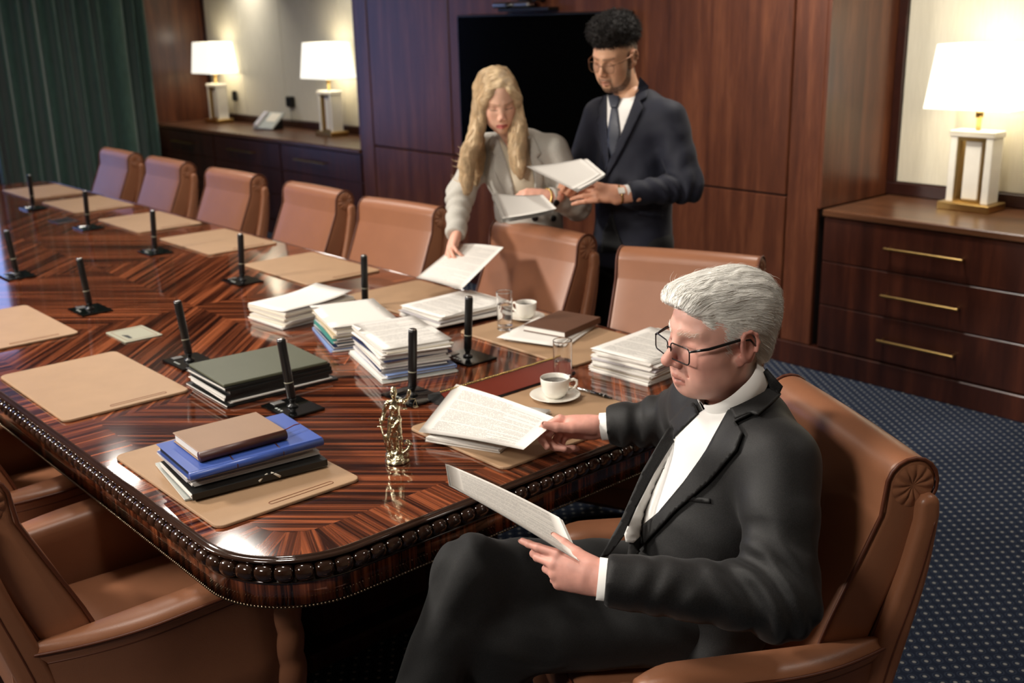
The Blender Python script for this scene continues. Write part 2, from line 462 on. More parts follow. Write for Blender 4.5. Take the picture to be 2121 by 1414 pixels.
def m_text(name='printed_paper', rows=44, ink=.55):
    m = NT(name); v = m.coords('UV'); sx = m.node('ShaderNodeSeparateXYZ'); m.link(v, sx.inputs[0]); U, V = sx.outputs[0], sx.outputs[1]
    row = m.math('MULTIPLY', V, rows); fr = m.math('FRACT', row); rid = m.math('FLOOR', row)
    line = m.math('LESS_THAN', m.math('ABSOLUTE', m.math('SUBTRACT', fr, .5)), .2)
    cb = m.node('ShaderNodeCombineXYZ'); m.link(m.math('MULTIPLY', U, 95.0), cb.inputs[0]); m.link(m.math('MULTIPLY', rid, 7.3), cb.inputs[1])
    w = m.math('GREATER_THAN', m.noise(cb.outputs[0], 1.0, 1), .42)
    cb2 = m.node('ShaderNodeCombineXYZ'); m.link(m.math('MULTIPLY', rid, 3.1), cb2.inputs[0])
    ln = m.noise(cb2.outputs[0], 1.0, 0)
    wid = m.math('LESS_THAN', U, m.math('ADD', .62, m.math('MULTIPLY', m.math('GREATER_THAN', ln, .42), .28)))
    mar = m.math('MULTIPLY', m.math('GREATER_THAN', U, .11), wid)
    cb3 = m.node('ShaderNodeCombineXYZ'); m.link(m.math('MULTIPLY', rid, .83), cb3.inputs[1])
    para = m.math('GREATER_THAN', m.noise(cb3.outputs[0], 1.0, 0), .36)
    vm = m.math('MULTIPLY', m.math('GREATER_THAN', V, .07), m.math('LESS_THAN', V, .93))
    a = m.math('MULTIPLY', m.math('MULTIPLY', line, w), m.math('MULTIPLY', m.math('MULTIPLY', mar, vm), para))
    m.set(col=m.mix(m.math('MULTIPLY', a, ink), srgb(222, 218, 211), srgb(44, 44, 50)), rough=.85)
    return m.m
MAT['text'] = m_text()
# ---------------------------------------------------------------- room shell
YW = 3.84; YB = 4.48; XE = -9.08; XR = 3.2; YN = -3.2; ZC = 0.845
def struct(name, mb, mat, parent=None):
    o = mb.build(name, mat, parent)
    if parent is None: tag(o, kind='structure')
    return o
struct('floor', MB().box(XE-.2, XR+.1, YN-.1, YB+.15, -.1, 0), MAT['carpet'])
tag(bpy.data.objects['floor'], 'navy carpet with a grid of pale dots')
ceil = struct('ceiling', MB().box(XE-.2, XR+.1, YN-.1, YB+.15, CEIL, CEIL+.1), MAT['white_plaster'])
struct('wall_right', MB().box(XR, XR+.1, YN-.1, YB+.15, 0, CEIL), MAT['beige'])
struct('wall_near', MB().box(XE, XR, YN-.1, YN, 0, CEIL), MAT['beige'])
# far wall with wood panels
wf = struct('wall_far', MB().box(-5.36, -1.272, YW+.031, YB+.1, 0, CEIL).box(1.62, XR, YW+.022, YB+.1, 0, CEIL), MAT['groove'])
tag(wf, 'dark red wood panelled wall behind the two standing people')
def panel(x0, x1, z0, z1): MB().box(x0, x1, YW, YW+.03, z0, z1, .004).build('wood_panel', MAT['wall'], wf)
for x0, x1 in ((-5.322, -5.158), (-1.452, -1.272), (1.62, XR)): panel(x0, x1, .125, CEIL)
for x0, x1 in ((-5.146, -4.196), (-4.184, -1.464)):
    panel(x0, x1, .125, .882); panel(x0, x1, .892, CEIL)
# niches: side walls, linen back panels, dark trim frames
def niche(x0, x1, label, splay0=0.0, seams=()):
    top = 2.62
    w = struct('wall_niche', MB().box(x0-.12, x1+.12, YB, YB+.1, 0, CEIL).box(x0, x1, YW+.03, YB, top, CEIL), MAT['trim'])
    tag(w, label)
    for a, b in zip((x0+.05,)+seams, seams+(x1-.05,)):
        MB().box(a+.002, b-.002, YB-.012, YB+.01, .915, top-.05, .003).build('wallpaper_panel', MAT['wallpaper'], w)
    # frame around the linen
    MB().box(x0, x1, YB-.03, YB+.01, ZC, .912, .004).build('frame_rail', MAT['trim'], w)
    MB().box(x0, x1, YB-.03, YB+.01, top-.05, top, .004).build('frame_rail', MAT['trim'], w)
    for a in (x0, x1-.05): MB().box(a, a+.05, YB-.03, YB+.01, .912, top-.05, .004).build('frame_stile', MAT['trim'], w)
    # side cheeks
    for x, sp in ((x0, splay0), (x1, 0)):
        s = -1 if x == x0 else 1
        v = [(x, YW, ZC), (x-sp, YB, ZC), (x-sp, YB, top), (x, YW, top), (x+s*.018, YW, ZC), (x+s*.018, YB, ZC), (x+s*.018, YB, top), (x+s*.018, YW, top)]
        f = [(0, 1, 2, 3), (7, 6, 5, 4), (0, 3, 7, 4), (1, 5, 6, 2), (3, 2, 6, 7), (0, 4, 5, 1)]
        mobj('niche_side', v, f if s < 0 else [q[::-1] for q in f], MAT['wall'], w)
    return w
NL = niche(-9.05, -5.34, 'lit niche in the far corner lined with pale linen', 0, (-8.27, -7.5, -6.5))
NR = niche(-1.252, 1.6, 'lit niche on the right lined with pale linen', 0, (.2,))
# counters
tag(MB().box(-9.05, -5.342, YW-.012, YB-.028, ZC-.035, ZC, .006).build('counter_top', MAT['counter']), 'long wooden counter under the two lamps beside the curtain', 'counter')
tag(MB().box(-1.233, 1.598, YW-.012, YB-.028, ZC-.035, ZC, .006).build('counter_top', MAT['counter']), 'wooden counter under the large lamp on the right', 'counter')
def handle(x0, x1, z, parent):
    mb = MB().box(x0, x1, YW-.045, YW-.033, z-.006, z+.006, .003)
    for x in (x0+.012, x1-.018): mb.box(x, x+.008, YW-.034, YW-.0, z-.004, z+.004)
    return mb.build('handle', MAT['brass'], parent)
def cabinet(x0, x1, hx0, hx1, label):
    r = empty('drawer_cabinet', ((x0+x1)/2, YW+.3, 0), 0, label, 'cabinet', 'built-in drawer cabinets along the far wall')
    off = r.location
    body = MB().box(x0, x1, YW+.022, YB-.03, .125, ZC-.036).build('body', MAT['wall_dark'], r, loc=-off)
    for z0, z1, hz in ((.585, .803, .70), (.36, .58, .47), (.13, .355, .244)):
        d = MB().box(x0+.004, x1-.004, YW, YW+.021, z0, z1, .003).build('drawer', MAT['wall_dark'], r, loc=-off)
        handle(hx0, hx1, hz, d)
cabinet(-9.045, -7.82, -8.65, -8.2, 'dark drawer cabinet next to the green curtain')
cabinet(-7.81, -6.585, -7.48, -7.01, 'dark drawer cabinet under the phone, middle of three')
cabinet(-6.575, -5.345, -6.3, -5.83, 'dark drawer cabinet next to the blue tinted wood column')
cabinet(-1.23, -.115, -.872, -.478, 'dark drawer cabinet with brass bars below the large lamp')
cabinet(-.11, 1.0, .25, .645, 'dark drawer cabinet at the right edge past the large lamp')
bb = struct('baseboard_far', MB().box(-9.05, XR, YW-.006, YW+.05, 0, .122, .004), MAT['wall_dark'])
# end wall with the window (left of the picture) and the curtain
wl = MB()
WY0, WY1, WZ0, WZ1 = -.6, 2.25, .35, 2.8
wl.box(XE-.1, XE, YN, WY0, 0, CEIL); wl.box(XE-.1, XE, WY1, YB, 0, CEIL); wl.box(XE-.1, XE, WY0, WY1, 0, WZ0); wl.box(XE-.1, XE, WY0, WY1, WZ1, CEIL)
tag(struct('wall_left', wl, MAT['beige']), 'end wall behind the green curtain')
wn = struct('window_1', MB().box(XE-.08, XE-.0, WY0, WY1, WZ0-.02, WZ0+.04, .005).box(XE-.08, XE, WY0, WY1, WZ1-.05, WZ1, .005).box(XE-.08, XE, WY1-.05, WY1, WZ0, WZ1, .005).box(XE-.08, XE, WY0, WY0+.05, WZ0, WZ1, .005), plain('cream_frame', (214, 200, 168), .5))
tag(wn, 'tall daylight window in the end wall')
for y in (.35, 1.3): MB().box(XE-.07, XE-.01, y-.03, y+.03, WZ0, WZ1, .004).build('mullion', plain('window_bar', (120, 80, 52), .5), wn)
MB().box(XE-.05, XE-.045, WY0+.05, WY1-.05, WZ0+.04, WZ1-.05).build('pane', MAT['pane'], wn)
# curtain: one heavy pleated cloth with thickness
def curtain():
    ny, nz = 260, 22; V = []; F = []
    rng = random.Random(3)
    ph = 0.0; phs = []
    for i in range(ny+1):
        ph += (2*PI/(ny/12))*(1+.45*math.sin(i*.11)+.3*math.sin(i*.047+1)); phs.append(ph)
    for side in (0, 1):
        for j in range(nz+1):
            t = j/nz; z = .012+t*2.86
            for i in range(ny+1):
                u = i/ny; amp = .075*(1-.25*t)+.012*math.sin(u*23)
                y = 2.22+1.55*u+.012*math.sin(phs[i]*.5+t*1.2)*(1-t)
                s = math.sin(phs[i]+.25*math.sin(t*2.5+u*9)); s = math.copysign(abs(s)**.75, s)
                V.append((XE+.16+amp*s-(.004 if side else 0), y, z))
    n = (ny+1)*(nz+1)
    for j in range(nz):
        for i in range(ny):
            a = j*(ny+1)+i; q = (a, a+1, a+ny+2, a+ny+1); F.append(q); F.append(tuple(k+n for k in q[::-1]))
    for i in range(ny):
        F.append((i+1, i, i+n, i+1+n)); b = nz*(ny+1)+i; F.append((b, b+1, b+1+n, b+n))
    for j in range(nz):
        a = j*(ny+1); b = a+ny+1; F.append((a, b, b+n, a+n)); a += ny; b += ny; F.append((b, a, a+n, b+n))
    return mobj('curtain', V, F, MAT['curtain'], None, True)
tag(curtain(), 'heavy dark green floor-length curtain hanging in pleats', 'curtain')
# ---------------------------------------------------------------- screen and conference camera
tv = empty('television', (-3.28, YW, 1.39), 0, 'large black wall-mounted screen behind the two standing people', 'television')
off = -tv.location
MB().box(-4.04, -2.51, YW-.05, YW-.004, .968, 1.818, .006).build('housing', MAT['black'], tv, loc=off)
MB().box(-4.025, -2.525, YW-.053, YW-.048, .99, 1.806, .001).build('screen', MAT['screen'], tv, loc=off)
cb_ = empty('conference_camera', (-3.42, YW-.08, 1.87), 0, 'silver conference camera bar mounted above the screen', 'camera')
MB().box(-.19, .15, -.035, .03, -.018, .018, .012).build('bar', MAT['steel'], cb_)
MB().tube([(-.02, -.034, -.002), (-.02, -.052, -.002)], .019, 20).build('lens', MAT['black_gloss'], cb_)
MB().box(-.16, .30, -.01, .078, -.04, -.018, .004).box(.02, .10, .0, .078, .018, .09, .004).box(.14, .19, .0, .078, .018, .06, .004).build('bracket', MAT['black'], cb_)
# ---------------------------------------------------------------- table lamps on the counters
def make_lamp(loc, label, power):
    r = empty('table_lamp', loc, 0, label, 'lamp', 'brass and white lamps on the counters')
    MB().box(-.13, .13, -.09, .09, 0, .038, .004).build('base', MAT['brass'], r)
    col = MB()
    col.box(-.105, -.07, -.055, .055, .038, .36, .003); col.box(.07, .105, -.055, .055, .038, .36, .003); col.box(-.112, .112, -.06, .06, .352, .382, .004)
    col.build('column', MAT['marble'], r)
    MB().box(-.072, -.058, -.05, .05, .038, .35).box(.058, .072, -.05, .05, .038, .35).box(-.06, .06, -.05, .05, .335, .352).box(-.06, .06, -.05, .05, .038, .052).build('column_frame', MAT['brass'], r)
    MB().box(-.04, .04, -.03, .03, .052, .335, .003).build('inset_panel', MAT['marble'], r)
    MB().lathe([(.012, .382), (.012, .44), (.018, .445), (.018, .48), (.008, .49), (.008, .75)], 16).build('neck', MAT['brass'], r)
    # open box-shaped shade, slightly tapered, with wall thickness
    v = []; zb, zt = .485, .785
    for (hx, hy, z) in ((.21, .15, zb), (.178, .126, zt), (.174, .122, zt), (.206, .146, zb)):
        v += [(-hx, -hy, z), (hx, -hy, z), (hx, hy, z), (-hx, hy, z)]
    f = []
    for i in range(4):
        j = (i+1) % 4
        for a, b in ((0, 4), (4, 8), (8, 12), (12, 0)): f.append((a+i, a+j, b+j, b+i))
    mobj('shade', v, f, MAT['shade'], r)
    MB().lathe([(.004, .49), (.02, .53), (.032, .58), (.026, .62), (.006, .64)], 16).build('bulb', MAT['bulb'], r)
    for zz, e in ((.83, .3), (.45, 1.0)):
        d = bpy.data.lights.new('lamp_light', 'POINT'); d.energy = power*e; d.color = (1, .92, .78); d.shadow_soft_size = .05
        o = bpy.data.objects.new('lamp_light', d); COL.objects.link(o); o.parent = r; o.location = (0, 0, zz if zz > .6 else .56)
    return r
make_lamp((-.70, 4.29, ZC), 'large table lamp on the right counter, nearest to the viewer', 2.4)
make_lamp((-8.54, 4.29, ZC), 'table lamp beside the wood cheek near the curtain', 2.2)
make_lamp((-6.45, 4.29, ZC), 'table lamp right of the desk phone', 2.2)
for x, pw in ((-8.0, 5), (-6.2, 2), (.3, 3)):
    area_light('niche_downlight', (x, 4.25, 2.6), pw, .08, target=(x, 4.45, 1.2), spread=1.6)
# phone and sockets
ph = empty('desk_phone', (-7.45, 4.24, ZC), math.radians(12), 'pale desk phone on the counter between two lamps', 'phone')
MB().box(-.11, .11, -.07, .08, 0, .02, .004).add([(-.10, .08, .02), (.10, .08, .02), (.10, -.02, .02), (-.10, -.02, .02), (-.1, .08, .1), (.1, .08, .1)], [(0, 1, 2, 3), (4, 3, 2, 5), (0, 4, 5, 1), (0, 3, 4), (1, 5, 2)]).build('stand', MAT['black'], ph)
R_ = Matrix.Translation((0, 0, .075)) @ Matrix.Rotation(math.radians(38), 4, 'X')
MB().box(-.13, .13, -.11, .11, -.012, .012, .006, M=R_).build('keypad_body', MAT['clear_folder'], ph)
MB().box(-.02, .11, -.02, .09, .012, .0145, M=R_).build('display', MAT['paper_cream'], ph)
MB().box(-.12, -.06, -.1, .1, .012, .036, .01, M=R_).build('handset', MAT['paper_grey'], ph)
for x, z, w, lb in ((-8.47, 1.10, .022, 'small black plug in the linen wall by the left lamp'), (-7.38, 1.085, .055, 'black power adapter plugged in above the phone')):
    o = empty('power_plug', (x, YB-.03, z), 0, lb, 'plug')
    MB().box(-w, w, -.03, .016, -.05, .05, .01).build('body', MAT['black'], o)
    MB().tube([(0, -.01, -.05), (.005, -.012, -.12), (.03, -.02, -.2)], .003, 6).build('cable', MAT['black'], o)
# ---------------------------------------------------------------- conference table
TL = 6.25; TW = 1.753; TZ = .76; CR = .22
table = empty('conference_table', (-TL/2, TW/2, 0), 0, 'long glossy striped ebony conference table with beaded edge', 'table')
TOFF = -table.location
def t_out(d, n=14):
    """table outline grown by d (ccw)"""
    return rrect(-TL-d, d, -d, TW+d, CR+d, n)
def ring_mesh(profile, n=14):
    """profile: [(d, z)] swept round the table"""
    rings = [[(x, y, z) for x, y in t_out(d, n)] for d, z in profile]
    m = len(rings[0]); v = [p for r in rings for p in r]; f = []
    for i in range(len(rings)-1):
        for k in range(m):
            l = (k+1) % m; f.append((i*m+k, i*m+l, (i+1)*m+l, (i+1)*m+k))
    return v, f
def tpart(name, mb, mat): return mb.build(name, mat, table, loc=TOFF)
# core board under the veneer
mb = MB(); v, f = slab(t_out(-.002), .70, TZ-.0035); mb.add(v, f); tpart('core_board', mb, MAT['lacquer'])
mb = MB(); prof = [(-.004, TZ-.004), (.0, TZ+.0012), (.003, TZ+.0016), (.006, TZ+.0004), (.007, TZ-.002), (.009, TZ-.002), (.014, TZ-.003), (.0165, TZ-.006), (.0165, TZ-.009), (.012, TZ-.011), (.006, TZ-.0115), (.004, TZ-.012), (.004, TZ-.052), (.010, TZ-.054), (.011, TZ-.058), (.006, TZ-.061)]
mb.add(*ring_mesh(prof, 18), smooth=True); tpart('edge_moulding', mb, MAT['lacquer'])
# apron veneer, grain upright
def apron():
    o1 = t_out(.006, 18); m = len(o1); v = []; f = []; uv = []
    zs = (TZ-.061, .650)
    s = 0; S = [0]
    for k in range(m): s += math.dist(o1[k], o1[(k+1) % m]); S.append(s)
    for k in range(m): v += [(o1[k][0], o1[k][1], zs[0]), (o1[k][0], o1[k][1], zs[1])]
    for k in range(m):
        l = (k+1) % m; f.append((2*k+1, 2*l+1, 2*l, 2*k)); uv += [(zs[1], S[k]), (zs[1], S[k+1]), (zs[0], S[k+1]), (zs[0], S[k])]
    n = len(v)
    # inner lip
    o2 = t_out(-.03, 18)
    for k in range(m): v += [(o2[k][0], o2[k][1], zs[1])]
    for k in range(m):
        l = (k+1) % m; f.append((2*k+1, n+k, n+l, 2*l+1)); uv += [(0, S[k])]*4
    me = mesh_data('apron', v, f, MAT['ebony'], True); u = me.uv_layers.new(name='UVMap'); u.data.foreach_set('uv', np.array(uv, np.float32).ravel())
    o = link('apron', me, table, TOFF); return o
apron()
# bead course: one bead per object on the sides in view, the hidden far side as one strip
def path_pts(d, pitch):
    o = t_out(d, 40); o = o+[o[0]]; S = [0]
    for a, b in zip(o, o[1:]): S.append(S[-1]+math.dist(a, b))
    n = round(S[-1]/pitch); out = []; j = 0
    for i in range(n):
        s = S[-1]*i/n
        while S[j+1] < s: j += 1
        t = (s-S[j])/(S[j+1]-S[j]+1e-12); a, b = o[j], o[j+1]
        out.append((a[0]+t*(b[0]-a[0]), a[1]+t*(b[1]-a[1]), math.atan2(b[1]-a[1], b[0]-a[0])))
    return out
def bead_mesh():
    prof = []; n = 9
    for i in range(n):
        a = -PI/2+PI*i/(n-1); prof.append((max(.0195*math.cos(a)**.4 if math.cos(a) > 0 else 0, .004), .0203*math.sin(a)))
    v, f = lathe(prof, 12); v = [(z, y, x) for x, y, z in v]   # axis along x
    f = [q[::-1] for q in f]
    return mesh_data('bead', v, f, MAT['lacquer'], True)
BEAD = bead_mesh(); hid = MB(); nb = 0
bv = [tuple(q.co) for q in BEAD.vertices]; bf = [tuple(p.vertices) for p in BEAD.polygons]
for x, y, a in path_pts(.009, .0405):
    seen = (y < .3 or (x > -.25 and y < TW-.1)) and x > -TL+.05
    M = Matrix.Translation((x, y, TZ-.0315)) @ Matrix.Rotation(a, 4, 'Z')
    if seen:
        o = link('bead', BEAD, table); o.matrix_local = Matrix.Translation(TOFF) @ M; nb += 1
    else: hid.add(bv, bf, True, M)
tag(tpart('bead_course', hid, MAT['lacquer']), kind='stuff')
# fine pearl string along the bottom of the apron
sph_v, sph_f = lathe([(.0004, -.0036), (.0031, -.0018), (.0036, 0), (.0031, .0018), (.0004, .0036)], 6)
mb = MB()
for x, y, a in path_pts(.007, .0082): mb.add(sph_v, sph_f, True, Matrix.Translation((x, y, .6465)))
tag(tpart('pearl_string', mb, MAT['pearl']), kind='stuff')
# veneer field: pieces flush with each other, each with its own grain direction
VN = [0]
def veneer(poly, ang, zoff=0.0, name='veneer_panel'):
    VN[0] += 1; c, s = math.cos(ang), math.sin(ang); n = len(poly)
    v = [(x, y, TZ) for x, y in poly]+[(x, y, TZ-.004) for x, y in poly]
    f = [tuple(range(n)), tuple(range(n, 2*n))[::-1]]+[(k, k+n, (k+1) % n+n, (k+1) % n) for k in range(n)]
    me = mesh_data(name, v, f, MAT['ebony']); u = me.uv_layers.new(name='UVMap')
    for L in me.loops:
        p = v[L.vertex_index]; u.data[L.index].uv = (c*p[0]+s*p[1]+VN[0]*.37, -s*p[0]+c*p[1]+VN[0]*1.713)
    return link(name, me, table, TOFF)
BX0, BX1, BY0, BY1 = -TL+.108, -.108, .108, TW-.108
IR = CR-.108
# field grid
inner = rrect(BX0, BX1, BY0, BY1, IR, 8)
gx = [BX0, -5.02, -4.04, -3.06, -2.08, -1.10, BX1]; gy = [BY0, TW/2, BY1]
for i in range(6):
    for j in range(2):
        x0, x1, y0, y1 = gx[i], gx[i+1], gy[j], gy[j+1]
        poly = [(x0, y0), (x1, y0), (x1, y1), (x0, y1)]
        cx = BX0 if i == 0 else BX1 if i == 5 else None
        if cx is not None:
            cyv = y0 if j == 0 else y1; k = poly.index((cx, cyv)); sx = 1 if i == 0 else -1; sy = 1 if j == 0 else -1
            ccx, ccy = cx+sx*IR, cyv+sy*IR; arc = []
            a0 = math.atan2(-sy, 0); a1 = math.atan2(0, -sx)
            d = (a1-a0+PI) % (2*PI)-PI
            arc = [(ccx+IR*math.cos(a0+d*t/6), ccy+IR*math.sin(a0+d*t/6)) for t in range(7)]
            pr = poly[k-1]
            if abs(pr[1]-cyv) > 1e-6: arc = arc[::-1]
            poly[k:k+1] = arc
        veneer(poly, PI/4 if (i+j) % 2 else -PI/4)
# border band: pieces with the grain square to the edge
def band(p0, p1, q0, q1, n, ang):
    for i in range(n):
        a, b = i/n, (i+1)/n; L = lambda u, w, t: (u[0]+(w[0]-u[0])*t, u[1]+(w[1]-u[1])*t)
        veneer([L(p0, p1, a), L(p0, p1, b), L(q0, q1, b), L(q0, q1, a)], ang, name='border_veneer')
band((-TL+CR, 0), (-CR, 0), (BX0+IR, BY0), (BX1-IR, BY0), 24, PI/2)
band((-CR, TW), (-TL+CR, TW), (BX1-IR, BY1), (BX0+IR, BY1), 24, PI/2)
band((0, CR), (0, TW-CR), (BX1, BY0+IR), (BX1, BY1-IR), 7, 0)
band((-TL, TW-CR), (-TL, CR), (BX0, BY1-IR), (BX0, BY0+IR), 7, 0)
for cx, cy, a0 in ((-CR, CR, -90), (-CR, TW-CR, 0), (-TL+CR, TW-CR, 90), (-TL+CR, CR, 180)):
    for i in range(6):
        aa = [math.radians(a0+15*(i+t/2)) for t in range(3)]
        veneer([(cx+CR*math.cos(a), cy+CR*math.sin(a)) for a in aa]+[(cx+IR*math.cos(a), cy+IR*math.sin(a)) for a in aa[::-1]], aa[1], name='border_veneer')
# pedestals
for x in (-1.05, -3.12, -5.2):
    tpart('pedestal', MB().box(x-.33, x+.33, .52, TW-.52, .06, .70, .02).box(x-.38, x+.38, .46, TW-.46, 0, .06, .01), MAT['wall_dark'])
# ---------------------------------------------------------------- tan leather armchairs
def arc_pts(cy, cz, r, a0, a1, n): return [(cy+r*math.cos(math.radians(a0+(a1-a0)*i/n)), cz+r*math.sin(math.radians(a0+(a1-a0)*i/n))) for i in range(n+1)]
def smooth_poly(p, it=2):
    for _ in range(it):
        q = []
        for i in range(len(p)-1):
            a, b = p[i], p[i+1]
            q += [(a[0]*.75+b[0]*.25, a[1]*.75+b[1]*.25), (a[0]*.25+b[0]*.75, a[1]*.25+b[1]*.75)]
        p = [p[0]]+q+[p[-1]]
    return p
def loft_x(outline, w, r, crown=0.0):
    """outline [(y,z)] extruded over x in [-w,w] with rounded ends; crown bulges the middle outward"""
    o = np.array(outline); n = len(o)
    t = np.roll(o, -1, 0)-np.roll(o, 1, 0); t /= np.linalg.norm(t, axis=1)[:, None]+1e-9
    area = np.sum(o[:, 0]*np.roll(o[:, 1], -1)-np.roll(o[:, 0], -1)*o[:, 1])
    nrm = np.stack([t[:, 1], -t[:, 0]], 1)*(1 if area > 0 else -1)
    secs = []
    for a in range(6): th = PI/2*a/5; secs.append((-w+r*(1-math.sin(th)), r*(1-math.cos(th))))
    secs = [(-w+r*(1-math.cos(PI/2*a/5)), r*(1-math.sin(PI/2*a/5))) for a in range(6)]
    mid = [(x, 0) for x in np.linspace(-w+r, w-r, 9)[1:-1]]
    secs = secs+mid+[(-x, i) for x, i in secs[::-1]]
    v = []; f = []
    for x, ins in secs:
        cr = crown*(1-(x/w)**2)
        for p, q in zip(o, nrm): v.append((x, p[0]-q[0]*(ins-cr), p[1]-q[1]*(ins-cr)))
    m = len(secs)
    for i in range(m-1):
        for k in range(n):
            l = (k+1) % n; q = (i*n+k, (i+1)*n+k, (i+1)*n+l, i*n+l); f.append(q if area < 0 else q[::-1])
    c0 = tuple(range(n)); c1 = tuple((m-1)*n+k for k in range(n))
    f.append(c0[::-1] if area > 0 else c0); f.append(c1 if area > 0 else c1[::-1])
    return v, f
RC = (-.345, .930); RR = .054
front = smooth_poly([(-.130, .42), (-.142, .52), (-.182, .64), (-.236, .76), (-.288, .88)])
roll = arc_pts(RC[0], RC[1], RR, 14, 235, 22)
back_l = smooth_poly([(-.362, .81), (-.318, .70), (-.272, .58), (-.236, .48), (-.224, .42)])
CUSH = front+roll+back_l
SHELL = smooth_poly([(-.232, .34), (-.246, .46), (-.282, .60), (-.326, .74), (-.352, .86)])+arc_pts(-.374, .892, .022, 10, 170, 8)+smooth_poly([(-.398, .87), (-.386, .74), (-.352, .60), (-.318, .46), (-.306, .34)])
def make_chair():
    r = empty('conference_chair', (0, 0, 0)); L = MAT['leather']
    cu = MB(); cu.add(*loft_x(CUSH, .262, .016, .004), smooth=True); back = cu.build('backrest', L, r)
    for s in (-1, 1): MB().tube([(s*.259, y, z) for y, z in CUSH[::2]], .0042, 6).build('piping', MAT['leather_dark'], back)
    # pleated roll ends: wedge puffs round the scroll
    for s in (-1, 1):
        v = [(s*.262, RC[0], RC[1])]; f = []; n = 72; rr = (.012, .024, .036, .043)
        for q in rr:
            for k in range(n):
                a = 2*PI*k/n; pl = abs(math.sin(a*5.5)); v.append((s*(.262+.006*pl**.6*math.sin(PI*min(1, (q-.006)/.040)) ), RC[0]+q*math.cos(a), RC[1]+q*math.sin(a)))
        for k in range(n):
            l = (k+1) % n; f.append((0, 1+k, 1+l))
            for i in range(3): f.append((1+i*n+k, 1+(i+1)*n+k, 1+(i+1)*n+l, 1+i*n+l))
        mobj('roll_end', v, f if s > 0 else [q[::-1] for q in f], L, back, True)
    sh = MB(); sh.add(*loft_x(SHELL, .286, .014), smooth=True); shell = sh.build('back_shell', L, r)
    for s in (-1, 1): MB().tube([(s*.2855, -.292-.0*i, .36+.0*i) if False else (s*.2855, y, z) for i, (y, z) in enumerate(smooth_poly([(-.278, .36), (-.290, .47), (-.322, .6), (-.362, .74), (-.384, .86)]))], .0022, 6).build('stitching', MAT['leather_dark'], shell)
    # seat cushion
    s_ = SDF(.009, .03); s_.rbox((0, .03, .415), (.205, .2, .02), .035); s_.rbox((0, .2, .37), (.2, .035, .045), .032)
    V, Fc = s_.mesh()
    z = V[:, 2]; V[:, 2] = np.where(z > .43, z+.012*(1-(V[:, 0]/.25)**2)*(1-((V[:, 1]-.02)/.26)**2), z)
    mobj('seat', V, Fc, L, r, True)
    st = MB(); st.tube([(-.2, .263, .452), (-.1, .268, .456), (0, .27, .457), (.1, .268, .456), (.2, .263, .452)], .003, 6); st.build('seat_piping', MAT['leather_dark'], r)
    MB().box(-.24, .24, -.24, .22, .2, .36, .02).build('seat_frame', L, r)
    # arms
    for s in (-1, 1):
        ys = np.linspace(-.34, .215, 26); secs = []; edge = []
        for y in ys:
            t = (y+.34)/.555
            xo = .262+.088*math.sin(PI/2*min(1, t/.55))**.9
            xi = .243+.018*t
            if t > .86: e = ((t-.86)/.14); xo -= .02*e*e; xi += .012*e*e
            zt = .612+.03*t-.02*max(0, (t-.85)/.15)**2; zb = .2+.02*(1-t)
            w = xo-xi; ri = min(.032, w*.45)
            sec = [(xi, zb), (xi-.004, .40), (xi-.002, zt-.05)]+[(xi+ri*(1-math.cos(a)), zt-.03+.03*math.sin(a)) for a in np.linspace(.2, PI/2, 5)]
            sec += [(xo-w*.25, zt+.003), (xo-.008, zt-.006), (xo, zt-.016), (xo-.003, zt-.03), (xo-.012, zt-.045), (xo-.013, .42), (xo-.02, zb)]
            secs.append([(s*x, y, z) for x, z in sec]); edge.append((s*(xo+.0005), y, zt-.017))
        n = len(secs[0]); v = [p for q in secs for p in q]; f = []
        for i in range(len(secs)-1):
            for k in range(n):
                l = (k+1) % n; q = (i*n+k, i*n+l, (i+1)*n+l, (i+1)*n+k); f.append(q if s > 0 else q[::-1])
        c0 = tuple(range(n)); c1 = tuple((len(secs)-1)*n+k for k in range(n))
        f.append(c0[::-1] if s > 0 else c0); f.append(c1 if s > 0 else c1[::-1])
        a = mobj('armrest', v, f, L, r, True)
        MB().tube(edge, .0036, 6).build('arm_piping', MAT['leather_dark'], a); MB().tube([(x-s*.014, y, z-.03) for x, y, z in edge], .0024, 6).build('arm_piping', MAT['leather_dark'], a)
        # gathered front post
        prof = [(.02, .2), (.046, .21)]
        for i in range(25):
            z = .22+.33*i/24; prof.append((.047+.006*abs(math.sin(i*.52)), z))
        prof += [(.04, .585), (.012, .595)]
        MB().add([(x+s*.285, y+.225, z) for x, y, z in lathe(prof, 20)[0]], lathe(prof, 20)[1], True).build('arm_post', L, r)
    # swivel base
    MB().lathe([(.06, .19), (.06, .2), (.03, .2), (.03, .09), (.05, .085), (.05, .06)][::-1], 16).build('column', MAT['black'], r)
    for k in range(5):
        a = 2*PI*k/5+.3; c, sn = math.cos(a), math.sin(a)
        lg = MB().tube([(.03*c, .03*sn, .085), (.16*c, .16*sn, .078), (.29*c, .29*sn, .062)], [.024, .02, .016], 8).build('leg', MAT['wall_dark'], r)
        MB().tube([(.29*c-.014*sn, .29*sn+.014*c, .028), (.29*c+.014*sn, .29*sn-.014*c, .028)], .028, 14).build('caster', MAT['black'], lg)
    return r
chair0 = make_chair(); first_chair = [True]
def put_chair(x, y, deg, label):
    if first_chair[0]: o = chair0; first_chair[0] = False
    else: o = copy_tree(chair0)
    o.location = (x, y, 0); o.rotation_euler = (0, 0, math.radians(deg))
    return tag(o, label, 'chair', 'tan leather chairs round the table')
put_chair(.440, .765, 151, 'tan leather armchair in which the person in charcoal sits')
put_chair(-.54, 1.79, 202, 'tan leather chair behind the tall white paper pile, turned to the viewer')
put_chair(-1.42, 1.74, 180, 'tan leather chair in front of the person in grey')
